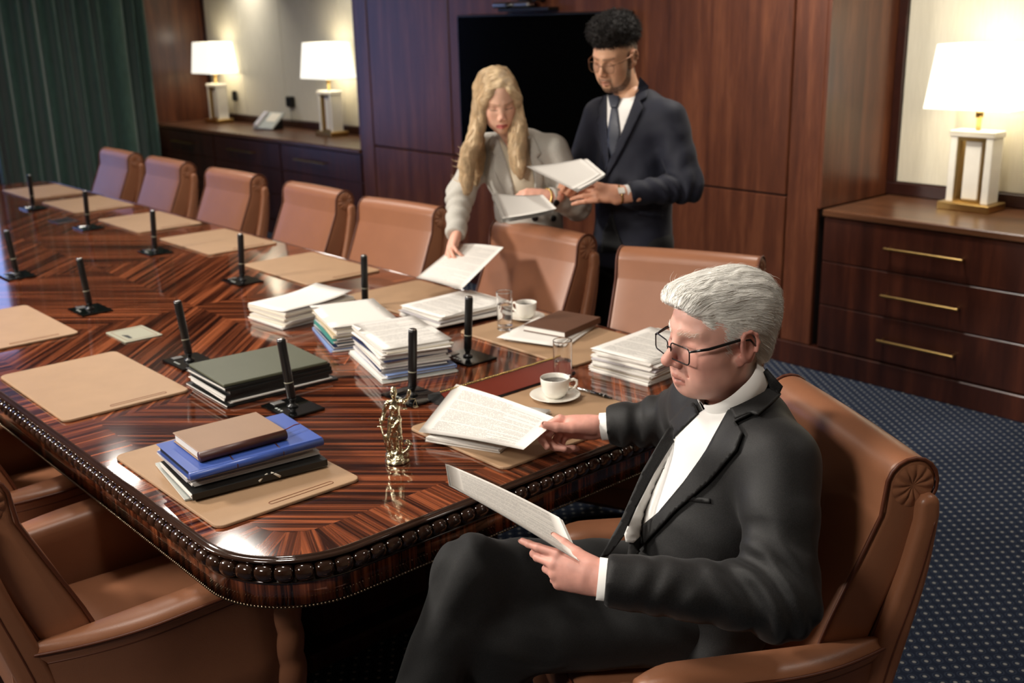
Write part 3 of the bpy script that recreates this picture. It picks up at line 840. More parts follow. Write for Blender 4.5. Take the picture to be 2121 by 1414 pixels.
put_chair(-2.33, 1.735, 186, 'tan leather chair just left of the person in grey')
put_chair(-3.12, 1.735, 180, 'tan leather chair fourth from the curtain')
put_chair(-4.0, 1.735, 182, 'tan leather chair third from the curtain')
put_chair(-4.88, 1.735, 180, 'tan leather chair second from the curtain')
put_chair(-5.66, 1.735, 179, 'tan leather chair closest to the curtain')
nc = put_chair(-.575, -.03, -4, 'tan leather armchair at the lower left corner, nearest to the viewer')
put_chair(-1.40, .06, 0, 'tan leather armchair cut off at the left picture edge')
MB().box(.341, .344, -.01, .035, .27, .282, .004).build('maker_plate', MAT['brass'], nc)
# ---------------------------------------------------------------- blotters
def pad_mesh(lx, ly, groove='x1'):
    """rounded leather mat with a pen groove near its short side"""
    out = MB(); v, f = slab(rrect(-lx/2, lx/2, -ly/2, ly/2, .022, 5), 0, .0075, .0025); out.add(v, f, False)
    return out
def blotter(x0, x1, y0, y1, label, gside=1, along='y'):
    r = empty('desk_blotter', ((x0+x1)/2, (y0+y1)/2, TZ+.0008), 0, label, 'blotter', 'tan leather blotters on the table')
    lx, ly = x1-x0, y1-y0
    pad_mesh(lx, ly).build('mat', MAT['pad'], r)
    g = MB()
    if along == 'y':
        xx = gside*(lx/2-.028); pts = rrect(xx-.0065, xx+.0065, -ly*.12 if gside else -ly*.3, ly*.33, .006, 4)
    else:
        yy = gside*(ly/2-.028); pts = rrect(-lx*.25, lx*.25, yy-.0065, yy+.0065, .006, 4)
    g.tube([(x, y, .0074) for x, y in pts], .0013, 5, closed=True); g.build('pen_groove', MAT['pad_edge'], r)
    return r
for i, (x0, lb) in enumerate([(-.807, 'tan blotter under the blue folder pile, at the near table corner'), (-1.705, 'empty tan blotter second from the near table corner'), (-2.575, 'empty tan blotter third along the near table side'), (-3.45, 'tan blotter corner at the left picture edge')]):
    blotter(x0, x0+.557, .037, .407, lb)
for x0, lb in [(-5.93, 'tan blotter farthest away beside the curtain'), (-5.17, 'tan blotter second from the curtain on the far table side'), (-4.28, 'tan blotter third from the curtain on the far table side'), (-3.475, 'tan blotter fourth from the curtain on the far table side'), (-2.6, 'tan blotter behind the white paper pile'), (-1.775, 'tan blotter below the sheet the person in grey lays down'), (-1.06, 'tan blotter under the rear cup and glass')]:
    blotter(x0, x0+.56, 1.352, 1.717, lb, 1)
blotter(-.44, -.055, .682, 1.222, 'tan blotter under the sheet of the seated person', 1, 'y')
# ---------------------------------------------------------------- gooseneck-less stick microphones on glass plates
def make_mic():
    r = empty('table_microphone', (0, 0, 0))
    MB().box(-.075, .075, -.06, .06, 0, .007, .002).build('base_plate', MAT['black_gloss'], r)
    MB().box(-.066, -.04, -.035, .0, .007, .0095, .001).build('talk_button', MAT['steel'], r)
    for k in range(3): MB().box(-.02+k*.014, -.012+k*.014, -.045, -.039, .007, .0082).build('indicator', MAT['clear_folder'], r)
    MB().lathe([(.016, .007), (.016, .011), (.0085, .014), (.0075, .022), (.0095, .026), (.0118, .031)], 16).build('joint', MAT['black'], r)
    MB().lathe([(.0118, .031), (.0128, .036), (.0128, .197), (.0116, .202), (.003, .2032)], 18).build('stem', MAT['black'], r)
    MB().lathe([(.0128, .077), (.0132, .0775), (.0132, .0795), (.0128, .08)], 18).build('ring', MAT['grey_plate'], r)
    MB().lathe([(.0108, .2025), (.0108, .2045), (.0085, .2055)], 18).build('cap', MAT['steel'], r)
    return r
mic0 = make_mic(); n_m = 0
for x, y, tilt, lb in [(-.803, .548, 5, 'black stick microphone behind the blue folder pile'), (-1.42, .535, 5.5, 'black stick microphone beside the olive folder pile'), (-2.32, .56, 4.5, 'black stick microphone left of the grey table socket'), (-3.16, .56, 5, 'black stick microphone at the left picture edge'),
                       (-.64, .845, -3, 'black stick microphone just left of the red leather holder'), (-.81, 1.19, -3, 'black stick microphone beside the rear blotter with cup'), (-1.575, 1.318, -2, 'black stick microphone behind the white paper pile'), (-2.32, 1.205, -3, 'black stick microphone fourth from the curtain'),
                       (-3.185, 1.207, -3, 'black stick microphone third from the curtain'), (-4.08, 1.23, -2, 'black stick microphone second from the curtain'), (-5.0, 1.25, -1, 'black stick microphone closest to the curtain')]:
    o = mic0 if n_m == 0 else copy_tree(mic0); n_m += 1
    o.location = (x, y, TZ+.0006); tag(o, lb, 'microphone', 'stick microphones along the table')
    # the stem leans a little from its joint
    A = Matrix.Translation((0, 0, .022)) @ Matrix.Rotation(math.radians(-tilt), 4, 'Y') @ Matrix.Rotation(math.radians(tilt*.6), 4, 'X') @ Matrix.Translation((0, 0, -.022))
    for ch in o.children:
        if ch.name.split('.')[0] in ('stem', 'ring', 'cap'): ch.matrix_local = A
def socket(x, y, w, d, mat, lb):
    r = empty('cable_socket', (x, y, TZ+.0006), 0, lb, 'socket')
    MB().add(*slab(rrect(-w/2, w/2, -d/2, d/2, .006, 3), 0, .004, .001)).build('plate', mat, r)
    mb = MB(); mb.tube([(px, py, .004) for px, py in rrect(-w*.42, w*.42, -d*.4, d*.4, .004, 3)], .0008, 4, closed=True); mb.build('lid_seam', MAT['pad_edge'], r)
    MB().add(*slab([(-w*.05, -d*.3), (w*.28, -d*.28), (w*.3, -d*.2), (w*.05, -d*.18)], .004, .0048)).build('finger_slot', MAT['black'], r)
socket(-1.872, .542, .175, .135, MAT['grey_plate'], 'grey table socket plate with a black finger slot')
socket(-4.42, 1.22, .17, .12, MAT['black'], 'dark table socket plate between the far microphones')
# ---------------------------------------------------------------- papers and folders
def sheet_grid(w, l, t=.0004, nx=6, ny=8, bend=None):
    """thin sheet (w along x, l along y) with UVs; bend(x,y)->z"""
    v = []; f = []; uv = []
    for side in (0, 1):
        for j in range(ny+1):
            for i in range(nx+1):
                x = -w/2+w*i/nx; y = -l/2+l*j/ny; v.append((x, y, (bend(x, y) if bend else 0)+(t if side == 0 else 0)))
    n = (nx+1)*(ny+1)
    def U(k): k %= n; return (k % (nx+1))/nx, (k//(nx+1))/ny
    for j in range(ny):
        for i in range(nx):
            a = j*(nx+1)+i; q = (a, a+1, a+nx+2, a+nx+1); f.append(q); f.append(tuple(k+n for k in q[::-1]))
    bd = [i for i in range(nx+1)]+[(j+1)*(nx+1)-1 for j in range(1, ny+1)]+[ny*(nx+1)+i for i in range(nx-1, -1, -1)]+[j*(nx+1) for j in range(ny-1, 0, -1)]
    for a, b in zip(bd, bd[1:]+bd[:1]): f.append((a, a+n, b+n, b))
    uv = [U(k) for q in f for k in q]
    return v, f, uv
def uv_mesh(name, v, f, uv, mat, smooth=True):
    me = mesh_data(name, v, f, mat, smooth); u = me.uv_layers.new(name='UVMap'); u.data.foreach_set('uv', np.array(uv, np.float32).ravel()); return me
def sheet(name, w, l, mat, parent, loc, rz=0, bend=None, t=.0004, rot=None):
    me = uv_mesh(name, *sheet_grid(w, l, t, bend=bend), mat)
    o = link(name, me, parent); o.location = loc; o.rotation_euler = rot if rot else (0, 0, rz); return o
def pile(loc, rz, w, l, layers, label, cat='papers', name='paper_pile', seed=1, top_bend=None, group=None, jit=1.0):
    """layers: [(thickness, material, dw, dl, kind)] from the bottom; each bundle or folder is a part"""
    r = empty(name, (loc[0], loc[1], loc[2]+.0006), math.radians(rz), label, cat, group); rg = random.Random(seed); z = 0
    for th, mat, dw, dl, kind in layers:
        dx, dy, a = rg.uniform(-.007, .007)*jit, rg.uniform(-.007, .007)*jit, math.radians(rg.uniform(-3.5, 3.5)*jit)
        W, Ln = w+dw, l+dl
        if kind == 'sheet':
            bend = top_bend or (lambda x, y: .004*(x/w)**2*rg.random()+.006*max(0, y/l)**2)
            o = sheet('sheet', W, Ln, MAT[mat], r, (dx, dy, z+.0003), a, bend)
        else:
            mb = MB(); nm = {'folder': 'folder', 'bundle': 'paper_bundle', 'book': 'booklet'}[kind]
            if kind == 'bundle':
                # a bundle of loose sheets: uneven layered edges
                n = max(2, int(th/.0022)); zz = z
                for i in range(n):
                    e = lambda: rg.uniform(-.0055, .0055)
                    mb.box(-W/2+e(), W/2+e(), -Ln/2+e(), Ln/2+e(), zz, zz+th/n*.93); zz += th/n
            elif kind == 'folder':
                cu = .002
                mb.box(-W/2, W/2, -Ln/2, Ln/2, z, z+.0014, .0005); mb.box(-W/2, W/2, -Ln/2, Ln/2, z+th-.0015, z+th-.0001, .0005)
                mb.box(W/2-.0022, W/2, -Ln/2, Ln/2, z+.001, z+th-.001)
                inn = MB(); nn = max(1, int((th-.003)/.002))
                for i in range(nn): inn.box(-W/2+rg.uniform(0, .008), W/2-.004, -Ln/2+rg.uniform(-.003, .008), Ln/2-rg.uniform(-.003, .008), z+.0016+(th-.0034)*i/nn, z+.0016+(th-.0034)*(i+.9)/nn)
            else: mb.box(-W/2, W/2, -Ln/2, Ln/2, z, z+th, min(.002, th*.3))
            o = mb.build(nm, MAT[mat], r)
            o.location = (dx, dy, 0); o.rotation_euler = (0, 0, a)
            if kind == 'folder': inn.build('contents', MAT['paper'], o)
        z += th
    return r, z
P, PC, PG = 'paper', 'paper_cream', 'paper_grey'
# white pile behind the olive folders
pile((-1.655, 1.098, TZ), 3, .228, .305, [(.010, P, 0, 0, 'bundle'), (.008, PC, .004, 0, 'book'), (.010, P, -.004, 0, 'bundle'), (.009, PC, .006, .01, 'book'), (.008, P, 0, -.006, 'bundle'), (.01, PC, .006, .006, 'book'), (.005, P, 0, 0, 'bundle'), (.001, P, 0, 0, 'sheet')],
     'white pile of papers left of the mixed paper pile', seed=4, top_bend=lambda x, y: .016*max(0, (y+.02)/.16)**2+.006*max(0, (x)/.11)**2)
# mixed coloured pile (behind) and big mixed pile
pile((-1.288, 1.07, TZ), 72, .2, .29, [(.008, 'blue_light', .02, .02, 'folder'), (.010, 'navy', .01, 0, 'folder'), (.009, 'navy', 0, .01, 'folder'), (.010, 'teal', 0, 0, 'folder'), (.009, 'navy', 0, .008, 'folder'), (.010, 'beige_folder', 0, .01, 'folder'), (.008, P, 0, 0, 'bundle'), (.010, 'beige_folder', 0, .01, 'folder'), (.009, P, 0, 0, 'bundle'), (.001, P, .03, .02, 'sheet')],
     'pile with blue and teal folders under a white sheet', seed=9)
pile((-.925, 1.015, TZ), 72, .215, .31, [(.006, 'clear_folder', .03, .04, 'folder'), (.007, P, .02, .02, 'folder'), (.009, 'blue_light', .01, .01, 'folder'), (.008, PG, 0, 0, 'folder'), (.007, 'navy', .0, .0, 'folder'), (.008, P, 0, 0, 'bundle'), (.007, P, .008, .0, 'book'), (.009, P, 0, .0, 'bundle'), (.003, 'navy', .005, .004, 'book'), (.008, P, 0, 0, 'bundle'), (.006, P, .006, 0, 'book'), (.007, P, 0, 0, 'bundle'), (.006, PC, .004, 0, 'book'), (.008, P, 0, 0, 'bundle'), (.001, 'text', .004, .004, 'sheet')],
     'tall pile of white documents and blue folders beside a microphone', seed=12)
# olive / black folders
pile((-1.07, .60, TZ), -3, .255, .33, [(.006, 'black_folder', .03, .03, 'folder'), (.008, P, .0, -.01, 'bundle'), (.010, 'black_folder', 0, 0, 'folder'), (.010, 'black_folder', .008, .012, 'folder'), (.011, 'black_folder', 0, 0, 'folder'), (.010, 'black_folder', .01, .01, 'folder'), (.009, 'green_folder', .004, 0, 'book')],
     'pile of black folders with an olive one on top', 'folders', 'folder_pile', 21)
# papers near the far side
pile((-1.235, 1.485, TZ+.0085), -3, .245, .31, [(.007, P, 0, 0, 'bundle'), (.008, P, .01, .0, 'bundle'), (.008, PG, 0, .01, 'bundle'), (.008, P, -.005, 0, 'bundle'), (.008, P, .004, 0, 'bundle'), (.001, 'text', 0, 0, 'sheet')],
     'loose white pile under the sheet held by the person in grey', seed=31)
pile((-.80, 1.55, TZ+.0085), 20, .21, .29, [(.005, P, 0, 0, 'bundle'), (.006, P, 0, .01, 'bundle'), (.001, P, .01, .01, 'sheet')], 'loose papers under the chocolate brown notebook', seed=35, jit=2)
pile((-.34, 1.53, TZ), 6, .225, .30, [(.007, P, 0, 0, 'bundle'), (.008, P, .006, 0, 'bundle'), (.008, PC, 0, 0, 'bundle'), (.007, P, -.005, .005, 'bundle'), (.008, P, .005, 0, 'bundle'), (.008, PG, 0, 0, 'bundle'), (.008, P, .004, 0, 'bundle'), (.008, P, 0, 0, 'bundle'), (.008, P, 0, .004, 'bundle'), (.001, 'text', 0, 0, 'sheet')],
     "tall white paper pile at the far table corner", seed=41, jit=1.3)
pile((-.285, .835, TZ+.0085), 22, .21, .297, [(.006, P, 0, 0, 'bundle'), (.005, P, .004, 0, 'bundle'), (.001, P, 0, 0, 'sheet')], "papers lying on the blotter of the seated person", seed=44, jit=.6)
# pile on the near blotter
zz = TZ+.0085
pile((-.515, .235, zz), -7, .255, .345, [(.005, 'clear_folder', 0, 0, 'folder')], 'clear folder at the bottom of the blue pile', 'folder', 'clear_folder', 51)
pile((-.50, .24, zz+.006), -9, .235, .33, [(.016, 'black_folder', 0, 0, 'folder')], 'black binder with a white string below the papers', 'folder', 'black_binder', 52)
st = MB(); st.tube([(.119, .02, .016), (.122, .03, .012), (.126, .04, .004)], .003, 6); st.tube([(.1185, .012, .015), (.1205, .0, .012), (.124, -.012, .005)], .003, 6)
o = st.build('binder_string', MAT['paper_cream'], bpy.data.objects['black_binder'])
pile((-.525, .232, zz+.0245), -6, .215, .31, [(.008, P, 0, 0, 'bundle'), (.009, PG, .004, 0, 'bundle'), (.008, P, -.004, .006, 'bundle')], 'untidy papers between black binder and blue folder', 'papers', 'paper_pile', 53, jit=1.4)
bl = empty('blue_folder', (-.505, .232, zz+.0505), math.radians(-5), 'blue document folder with elastic cords', 'folder')
MB().box(-.11, .11, -.165, .165, .0, .0015).box(-.11, .11, -.165, .165, .0185, .020, .0006).add(*tube([(.108, -.165, .010), (.108, .165, .010)], .0098, 12), smooth=True).build('cover', MAT['blue'], bl)
MB().box(-.105, .105, -.158, .158, .0017, .0182).build('contents', MAT['black_folder'], bl)
for y in (-.055, .06): MB().tube([(.06, y, .0212), (.1, y-.004, .0212), (.118, y, .012), (.117, y, .004)], .0013, 5).build('elastic_cord', MAT['brown_book_dark'], bl)
nbk = empty('notebook', (-.52, .215, zz+.0715), math.radians(-4), 'taupe leather notebook with a ribbon on the blue folder', 'notebook')
MB().box(-.082, .082, -.108, .108, 0, .003, .001).box(-.082, .082, -.108, .108, .021, .0245, .0012).build('cover', MAT['brown_book'], nbk)
MB().add(*tube([(.080, -.108, .0122), (.080, .108, .0122)], .0124, 12), smooth=True).build('spine', MAT['brown_book_dark'], nbk)
MB().box(-.078, .075, -.104, .104, .003, .021).build('pages', MAT['paper'], nbk)
MB().tube([(.05, .1, .012), (.05, .125, .012), (.042, .15, .014), (.04, .165, .013)], .0014, 5).build('ribbon', MAT['maroon'], nbk)
# chocolate notebook on the loose papers
cn = empty('notebook', (-.80, 1.60, TZ+.0218), math.radians(12), 'chocolate brown notebook beside the rear cup', 'notebook')
MB().box(-.085, .085, -.11, .11, 0, .003, .001).box(-.085, .085, -.11, .11, .019, .022, .001).box(.082, .085, -.11, .11, .001, .021, .001).build('cover', MAT['choco_book'], cn)
MB().box(-.082, .081, -.106, .106, .003, .019).build('pages', MAT['paper'], cn)
# red leather holder with a gold beaded edge
rh = empty('leather_holder', (-.535, 1.09, TZ+.0006), 0, 'red-brown leather desk holder with gold beaded edge', 'desk holder')
hl = .235
MB().add([(-.045, -hl, 0), (.075, -hl, 0), (.072, -hl, .006), (.012, -hl, .036), (-.045, -hl, .02), (-.045, hl, 0), (.075, hl, 0), (.072, hl, .006), (.012, hl, .036), (-.045, hl, .02)], [(0, 1, 2, 3, 4), (9, 8, 7, 6, 5), (1, 0, 5, 6), (2, 1, 6, 7), (3, 2, 7, 8), (0, 4, 9, 5), (4, 3, 8, 9)]).build('body', MAT['black_folder'], rh)
MB().add([(.074, -hl+.003, .0068), (.0135, -hl+.003, .0375), (.0135, hl-.003, .0375), (.074, hl-.003, .0068)], [(0, 3, 2, 1)]).add([(.074, -hl+.003, .0055), (.0135, -hl+.003, .0355), (.0135, hl-.003, .0355), (.074, hl-.003, .0055)], [(0, 1, 2, 3)]).build('leather_face', MAT['maroon'], rh)
gb = MB(); gv, gf = lathe([(.0006, -.0034), (.003, -.0018), (.0035, 0), (.003, .0018), (.0006, .0034)], 6)
for i in range(62): gb.add(gv, gf, True, Matrix.Translation((.011, -hl+.005+i*(2*hl-.01)/61, .0402)))
tag(gb.build('bead_trim', MAT['gold_dark'], rh), kind='stuff')
# pen
pen = empty('fountain_pen', (-.268, 1.208, TZ+.0085), math.radians(4), "black and silver pen beside the front coffee cup", 'pen')
MB().tube([(-.064, 0, .0055), (-.058, 0, .0055), (-.01, 0, .0055)], [.003, .0048, .0052], 10).build('cap', MAT['steel'], pen)
MB().tube([(-.01, 0, .0055), (.03, 0, .0055), (.046, 0, .0052)], [.005, .005, .0042], 10).build('barrel', MAT['black_gloss'], pen)
MB().tube([(.036, 0, .0054), (.040, 0, .0054)], .0052, 10).build('band', MAT['steel'], pen)
MB().tube([(.046, 0, .0052), (.066, 0, .005)], [.0042, .0022], 10).build('tip', MAT['black'], pen)
# cups and saucers, glasses
def make_cup(x, y, z, rz, k, lb1, lb2):
    s = empty('saucer', (x, y, z+.0003), 0, lb2, 'saucer', 'white saucers')
    MB().lathe([(.03*k, 0), (.036*k, .001), (.055*k, .006), (.071*k, .0125), (.0715*k, .0138), (.07*k, .0142), (.054*k, .009), (.034*k, .0048), (.03*k, .0045)], 40).build('plate', MAT['china'], s)
    c = empty('coffee_cup', (x, y, z+.0055), math.radians(rz), lb1, 'cup', 'white coffee cups')
    MB().lathe([(.022*k, 0), (.024*k, .003), (.033*k, .010), (.0385*k, .024), (.0405*k, .045), (.0415*k, .056), (.0408*k, .0575), (.0398*k, .056), (.0385*k, .044), (.036*k, .024), (.030*k, .012), (.02*k, .008)], 40).build('bowl', MAT['china'], c)
    MB().lathe([(.002, .0435), (.0385*k, .044), (.038*k, .0445), (.002, .0446)], 32).build('coffee', MAT['coffee'], c)
    MB().tube([(.039*k, 0, .046), (.052*k, 0, .051), (.061*k, 0, .046), (.062*k, 0, .036), (.055*k, 0, .026), (.044*k, 0, .021), (.037*k, 0, .020)], [.0045, .004, .0038, .0038, .004, .0042, .0045], 10).build('handle', MAT['china'], c)
make_cup(-.325, 1.11, TZ+.0083, 48, 1.0, "white coffee cup nearest to the seated person", "white saucer nearest to the seated person")
make_cup(-1.0, 1.615, TZ+.0083, 200, .92, 'white coffee cup behind the rear water glass', 'white saucer behind the rear water glass')
def make_glass(x, y, z, h, rad, fill, lb):
    g = empty('water_glass', (x, y, z+.0004), 0, lb, 'glass', 'water glasses')
    MB().lathe([(rad*.9, 0), (rad*.95, .0012), (rad*.965, .004), (rad*.966, .006), (rad, h-.003), (rad, h-.0008), (rad-.0008, h), (rad-.0016, h-.0008), (rad-.0016, h-.003), (rad*.967-.0018, .019), (rad*.96-.0018, .017), (rad*.9, .0145), (rad*.8, .0135), (.0005, .013)], 40).build('vessel', MAT['glass'], g)
    MB().lathe([(.0005, .0138), (rad*.8, .0143), (rad*.9, .0153), (rad*.958-.0022, .0178), (rad*.966-.0022, .02), (rad*.983-.0023, fill-.002), (rad*.983-.0023, fill-.0006), (rad*.97-.0026, fill), (.0005, fill)], 40).build('water', MAT['water'], g)
make_glass(-.44, 1.252, TZ, .125, .0285, .062, 'half-filled water glass behind the front coffee cup')
make_glass(-.955, 1.475, TZ+.0083, .135, .0275, .09, 'water glass standing on the rear blotter')
# ---------------------------------------------------------------- people
def vnoise(X, seed=0):
    """smooth value noise on points X (n,3)"""
    rs = np.random.RandomState(seed); T = rs.rand(4096).astype(np.float32)*2-1
    i = np.floor(X).astype(np.int64); f = X-i; f = f*f*(3-2*f); out = 0
    for dx in (0, 1):
        for dy in (0, 1):
            for dz in (0, 1):
                hsh = ((i[:, 0]+dx)*73856093 ^ (i[:, 1]+dy)*19349663 ^ (i[:, 2]+dz)*83492791) & 4095
                w = (f[:, 0] if dx else 1-f[:, 0])*(f[:, 1] if dy else 1-f[:, 1])*(f[:, 2] if dz else 1-f[:, 2])
                out = out+w*T[hsh]
    return out
def vnormals(V, F):
    n = np.zeros_like(V); a = V[F[:, 2]]-V[F[:, 0]]; b = V[F[:, 3]]-V[F[:, 1]]; fn = np.cross(a, b)
    for k in range(4): np.add.at(n, F[:, k], fn)
    return n/(np.linalg.norm(n, axis=1)[:, None]+1e-12)
def relax(V, F, it=1, w=.5):
    for _ in range(it):
        s = np.zeros_like(V); c = np.zeros(len(V))
        for a, b in ((0, 1), (1, 2), (2, 3), (3, 0)):
            np.add.at(s, F[:, a], V[F[:, b]]); np.add.at(c, F[:, a], 1); np.add.at(s, F[:, b], V[F[:, a]]); np.add.at(c, F[:, b], 1)
        V = V*(1-w)+w*s/np.maximum(c, 1)[:, None]
    return V
def folds(V, N, joints, amp=.004):
    """cloth folds: rings round each joint (pos, axis, reach, freq)"""
    d = np.zeros(len(V))
    for pos, ax, reach, fr, am in joints:
        q = V-np.array(pos); ax = np.array(ax, float); ax = ax/np.linalg.norm(ax)
        u = q@ax; w = np.exp(-(np.linalg.norm(q, axis=1)/reach)**2)
        ph = 4.2*vnoise(V*9+5, 3)
        s = np.sin(u*fr+ph); d += am*w*(np.abs(s)**.7*np.sign(s)*.6-.2)
    d += amp*.45*vnoise(V*11, 5)+amp*.25*vnoise(V*26, 8)
    return V+N*d[:, None]
def unit(v): v = np.array(v, float); return v/np.linalg.norm(v)
def Rax(a, ang):
    return np.array(Matrix.Rotation(ang, 3, Vector(a)))
class Frame:
    def __init__(s, o, l, f, u): s.o = np.array(o, float); s.l = unit(l); s.f = unit(f); s.u = unit(u); s.R = np.stack([s.l, s.f, s.u], 1)
    def __call__(s, a, b, c): return s.o+s.l*a+s.f*b+s.u*c
    def loc(s, X): return (X-s.o)@s.R
def stand(o, f):
    f = unit([*f, 0]); return Frame((o[0], o[1], 0), (-f[1], f[0], 0), f, (0, 0, 1))
def head_frame(o, f, pitch, roll=0):
    """f: horizontal look direction; pitch>0 looks down; roll>0 tips the crown to the person's left"""
    f = unit([*f, 0]); l = np.array([-f[1], f[0], 0.]); u = np.array([0, 0, 1.])
    f2 = f*math.cos(pitch)-u*math.sin(pitch); u2 = np.cross(-l, f2); u2 = u*math.cos(pitch)+f*math.sin(pitch)
    l2 = l*math.cos(roll)-u2*math.sin(roll); u3 = u2*math.cos(roll)+l*math.sin(roll)
    return Frame(o, l2, f2, u3)
def head_prims(S, H, k=1.0, wide=1.0, jaw=1.0, nose=1.0, ears=True, neck=(.05, .055), neck_to=None, cheek=1.0, cu=0.0):
    E = lambda c, r, kk=.018, sub=False: S.ell(H(c[0]*k*wide, c[1]*k, c[2]*k), np.array(r)*k*np.array([wide, 1, 1]), H.R, kk*k, sub)
    Cp = lambda a, b, ra, rb=None, kk=.012, sub=False: S.cap(H(a[0]*k*wide, a[1]*k, a[2]*k), H(b[0]*k*wide, b[1]*k, b[2]*k), ra*k, None if rb is None else rb*k, kk*k, sub)
    E((0, -.014, .03), (.0745, .094, .088), 0)
    E((0, .020, .030), (.063, .068, .072), .03)
    E((0, .030, -.030), (.0585, .060, .074), .03)
    E((0, .020, -.068+cu), (.053*jaw, .056, .044), .03)
    E((0, .064, -.097+cu), (.024*jaw, .020, .0175), .025)
    for s in (-1, 1):
        E((s*.040, .050, -.022), (.022*cheek, .025*cheek, .024), .025)
        E((s*.028, .055, -.058), (.02*cheek, .022, .022), .025)
        Cp((s*.011, .0835, .026), (s*.044, .066, .029), .0095, .008, .014)
    for s in (-1, 1): E((s*.031, .1, .0065), (.0165, .0185, .0115), .012, True)
    for s in (-1, 1): E((s*.031, .0715, .0055), (.0155, .0125, .0105), .004)
    Cp((0, .085, .016), (0, .106*nose, -.025), .0072, .0092*nose, .012)
    E((0, .105*nose, -.0285), (.0102*nose, .0108, .0098), .010)
    for s in (-1, 1): E((s*.0125*nose, .0985, -.0335), (.0078, .0095, .0075), .006)
    for s in (-1, 1): E((s*.0062, .106, -.0425), (.0032, .0042, .003), .003, True)
    E((0, .078, -.052), (.024, .0145, .016), .012)
    for s in (-1, 1):
        Cp((s*.0215, .0805, -.0655), (s*.004, .0915, -.0605), .0048, .0058, .006)
        Cp((s*.019, .0805, -.0705), (0, .089, -.0735), .005, .0068, .006)
        Cp((s*.0235, .083, -.0672), (0, .0975, -.067), .0016, .002, .003, True)
    if ears:
        for s in (-1, 1):
            Rr = H.R @ rotm(math.radians(-14), 0, math.radians(s*-16))
            S.ell(H(s*.0775*k*wide, -.012*k, -.002*k), np.array((.0085, .0185, .0315))*k, Rr, .006*k)
            Cp((s*.070, .004, -.024), (s*.073, .000, -.031), .008, .0065, .008)
            pts = [(.004, .006), (.0085, .018), (.003, .0285), (-.010, .031), (-.022, .024), (-.027, .008), (-.023, -.008)]
            for (y0, z0), (y1, z1) in zip(pts, pts[1:]): Cp((s*.0835, y0-.003, z0), (s*(.0835+.002), y1-.003, z1), .0034, .0034, .003)
            S.ell(H(s*.0875*k*wide, -.008*k, -.001*k), np.array((.0065, .0105, .0175))*k, Rr, .005*k, True)
    if neck_to is None: neck_to = H(0, -.05*k, -.18*k)
    S.cap(H(0, -.025*k, -.055*k), neck_to, neck[0]*k, neck[1]*k, .035*k)
def face_color(H, V, k, skin, opts):
    q = H.loc(V)/k; x, y, z = q[:, 0], q[:, 1], q[:, 2]; ax = np.abs(x)
    c = np.tile(np.array(skin[:3]), (len(V), 1))
    def blend(w, col): 
        nonlocal c
        w = np.clip(w, 0, 1)[:, None]; c = c*(1-w)+np.array(col[:3])*w
    g = lambda d, s: np.exp(-(d/s)**2)
    near = (np.linalg.norm(q, axis=1) < .2)
    mot = 1+opts.get('mottle', .08)*vnoise(V*90, 2)+opts.get('mottle', .08)*vnoise(V*35, 4); c = c*mot[:, None]
    red = srgb(*opts.get('red', (190, 95, 78)))
    blend(near*opts.get('blush', .5)*(g(np.hypot(np.hypot(ax-.04, z+.025), y-.06), .03)+g(np.hypot(np.hypot(x, z+.03), y-.108), .02)+.8*((ax > .0735) & (np.hypot(y+.01, z) < .045))), red)
    lip = near & (y > .07) & (ax < .023) & (np.abs(z+.0665+ax*.12) < .0105-.25*np.maximum(0, ax-.008))
    blend(lip*opts.get('lipw', .6), srgb(*opts.get('lip', (170, 90, 80))))
    blend(near*(y > .07)*(ax < .023)*g(z+.067, .0018)*.8, srgb(80, 36, 30))
    brow = near & (y > .05) & (ax > .008) & (ax < .05)
    bz = .0285+.09*np.minimum(ax, .035)-.004
    blend(brow*g(z-bz, opts.get('browt', .0042))*opts.get('browd', .7)*(.75+.35*vnoise(V*400, 9)), srgb(*opts.get('brow', (90, 70, 55))))
    lash = near & (y > .055) & (np.abs(ax-.031) < .0155)
    blend(lash*g(z-(.0005+6*(ax-.031)**2), .0016)*opts.get('lashd', .75), srgb(48, 30, 26))
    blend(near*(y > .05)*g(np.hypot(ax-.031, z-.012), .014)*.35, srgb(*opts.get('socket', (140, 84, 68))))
    if 'beard' in opts:
        poly = [(.012, .02), (.010, -.03), (.022, -.07), (.05, -.098), (.082, -.108)]; dj = np.full(len(V), 9.0)
        for (y0, z0), (y1, z1) in zip(poly, poly[1:]):
            uu = np.clip(((y-y0)*(y1-y0)+(z-z0)*(z1-z0))/((y1-y0)**2+(z1-z0)**2), 0, 1); dj = np.minimum(dj, np.hypot(y-y0-uu*(y1-y0), z-z0-uu*(z1-z0)))
        jawl = np.clip((-.052-z+np.maximum(0, ax-.03)*1.3)/.016, 0, 1)*np.clip((y+.005)/.02, 0, 1)*(z > -.125)
        front = (ax < .020) & (z > -.055-.0) & (z < -.035)
        side = near*(ax < .0735)*(np.clip((.0165-dj)/.005, 0, 1)*(y > -.002)+np.clip((-.086-z)/.006, 0, 1)*(y > .045)*(ax < .03)*(z > -.122)+g(ax-.025, .006)*(y > .05)*(z < -.05)*(z > -.1))
        must = near*(y > .075)*(ax < .026)*g(z+.0535+ax*.15, .0045)
        burn = 0
        blend(np.clip(side+must+burn, 0, 1)*.9*(.8+.3*vnoise(V*300, 6)), srgb(*opts['beard']))
    if 'scalp' in opts: 
        sc = near*np.clip((z-opts.get('scz', .03)-.6*np.maximum(0, y-.02)+.25*np.maximum(0, -y))/.02, 0, 1)*(y < .06)
        bk = near*(y < -.02)*(z > -.07)*np.clip((-.015-y)/.02, 0, 1)
        blend(np.clip(sc+bk, 0, 1)*.85*(ax < .0735), srgb(*opts['scalp']))
    return c
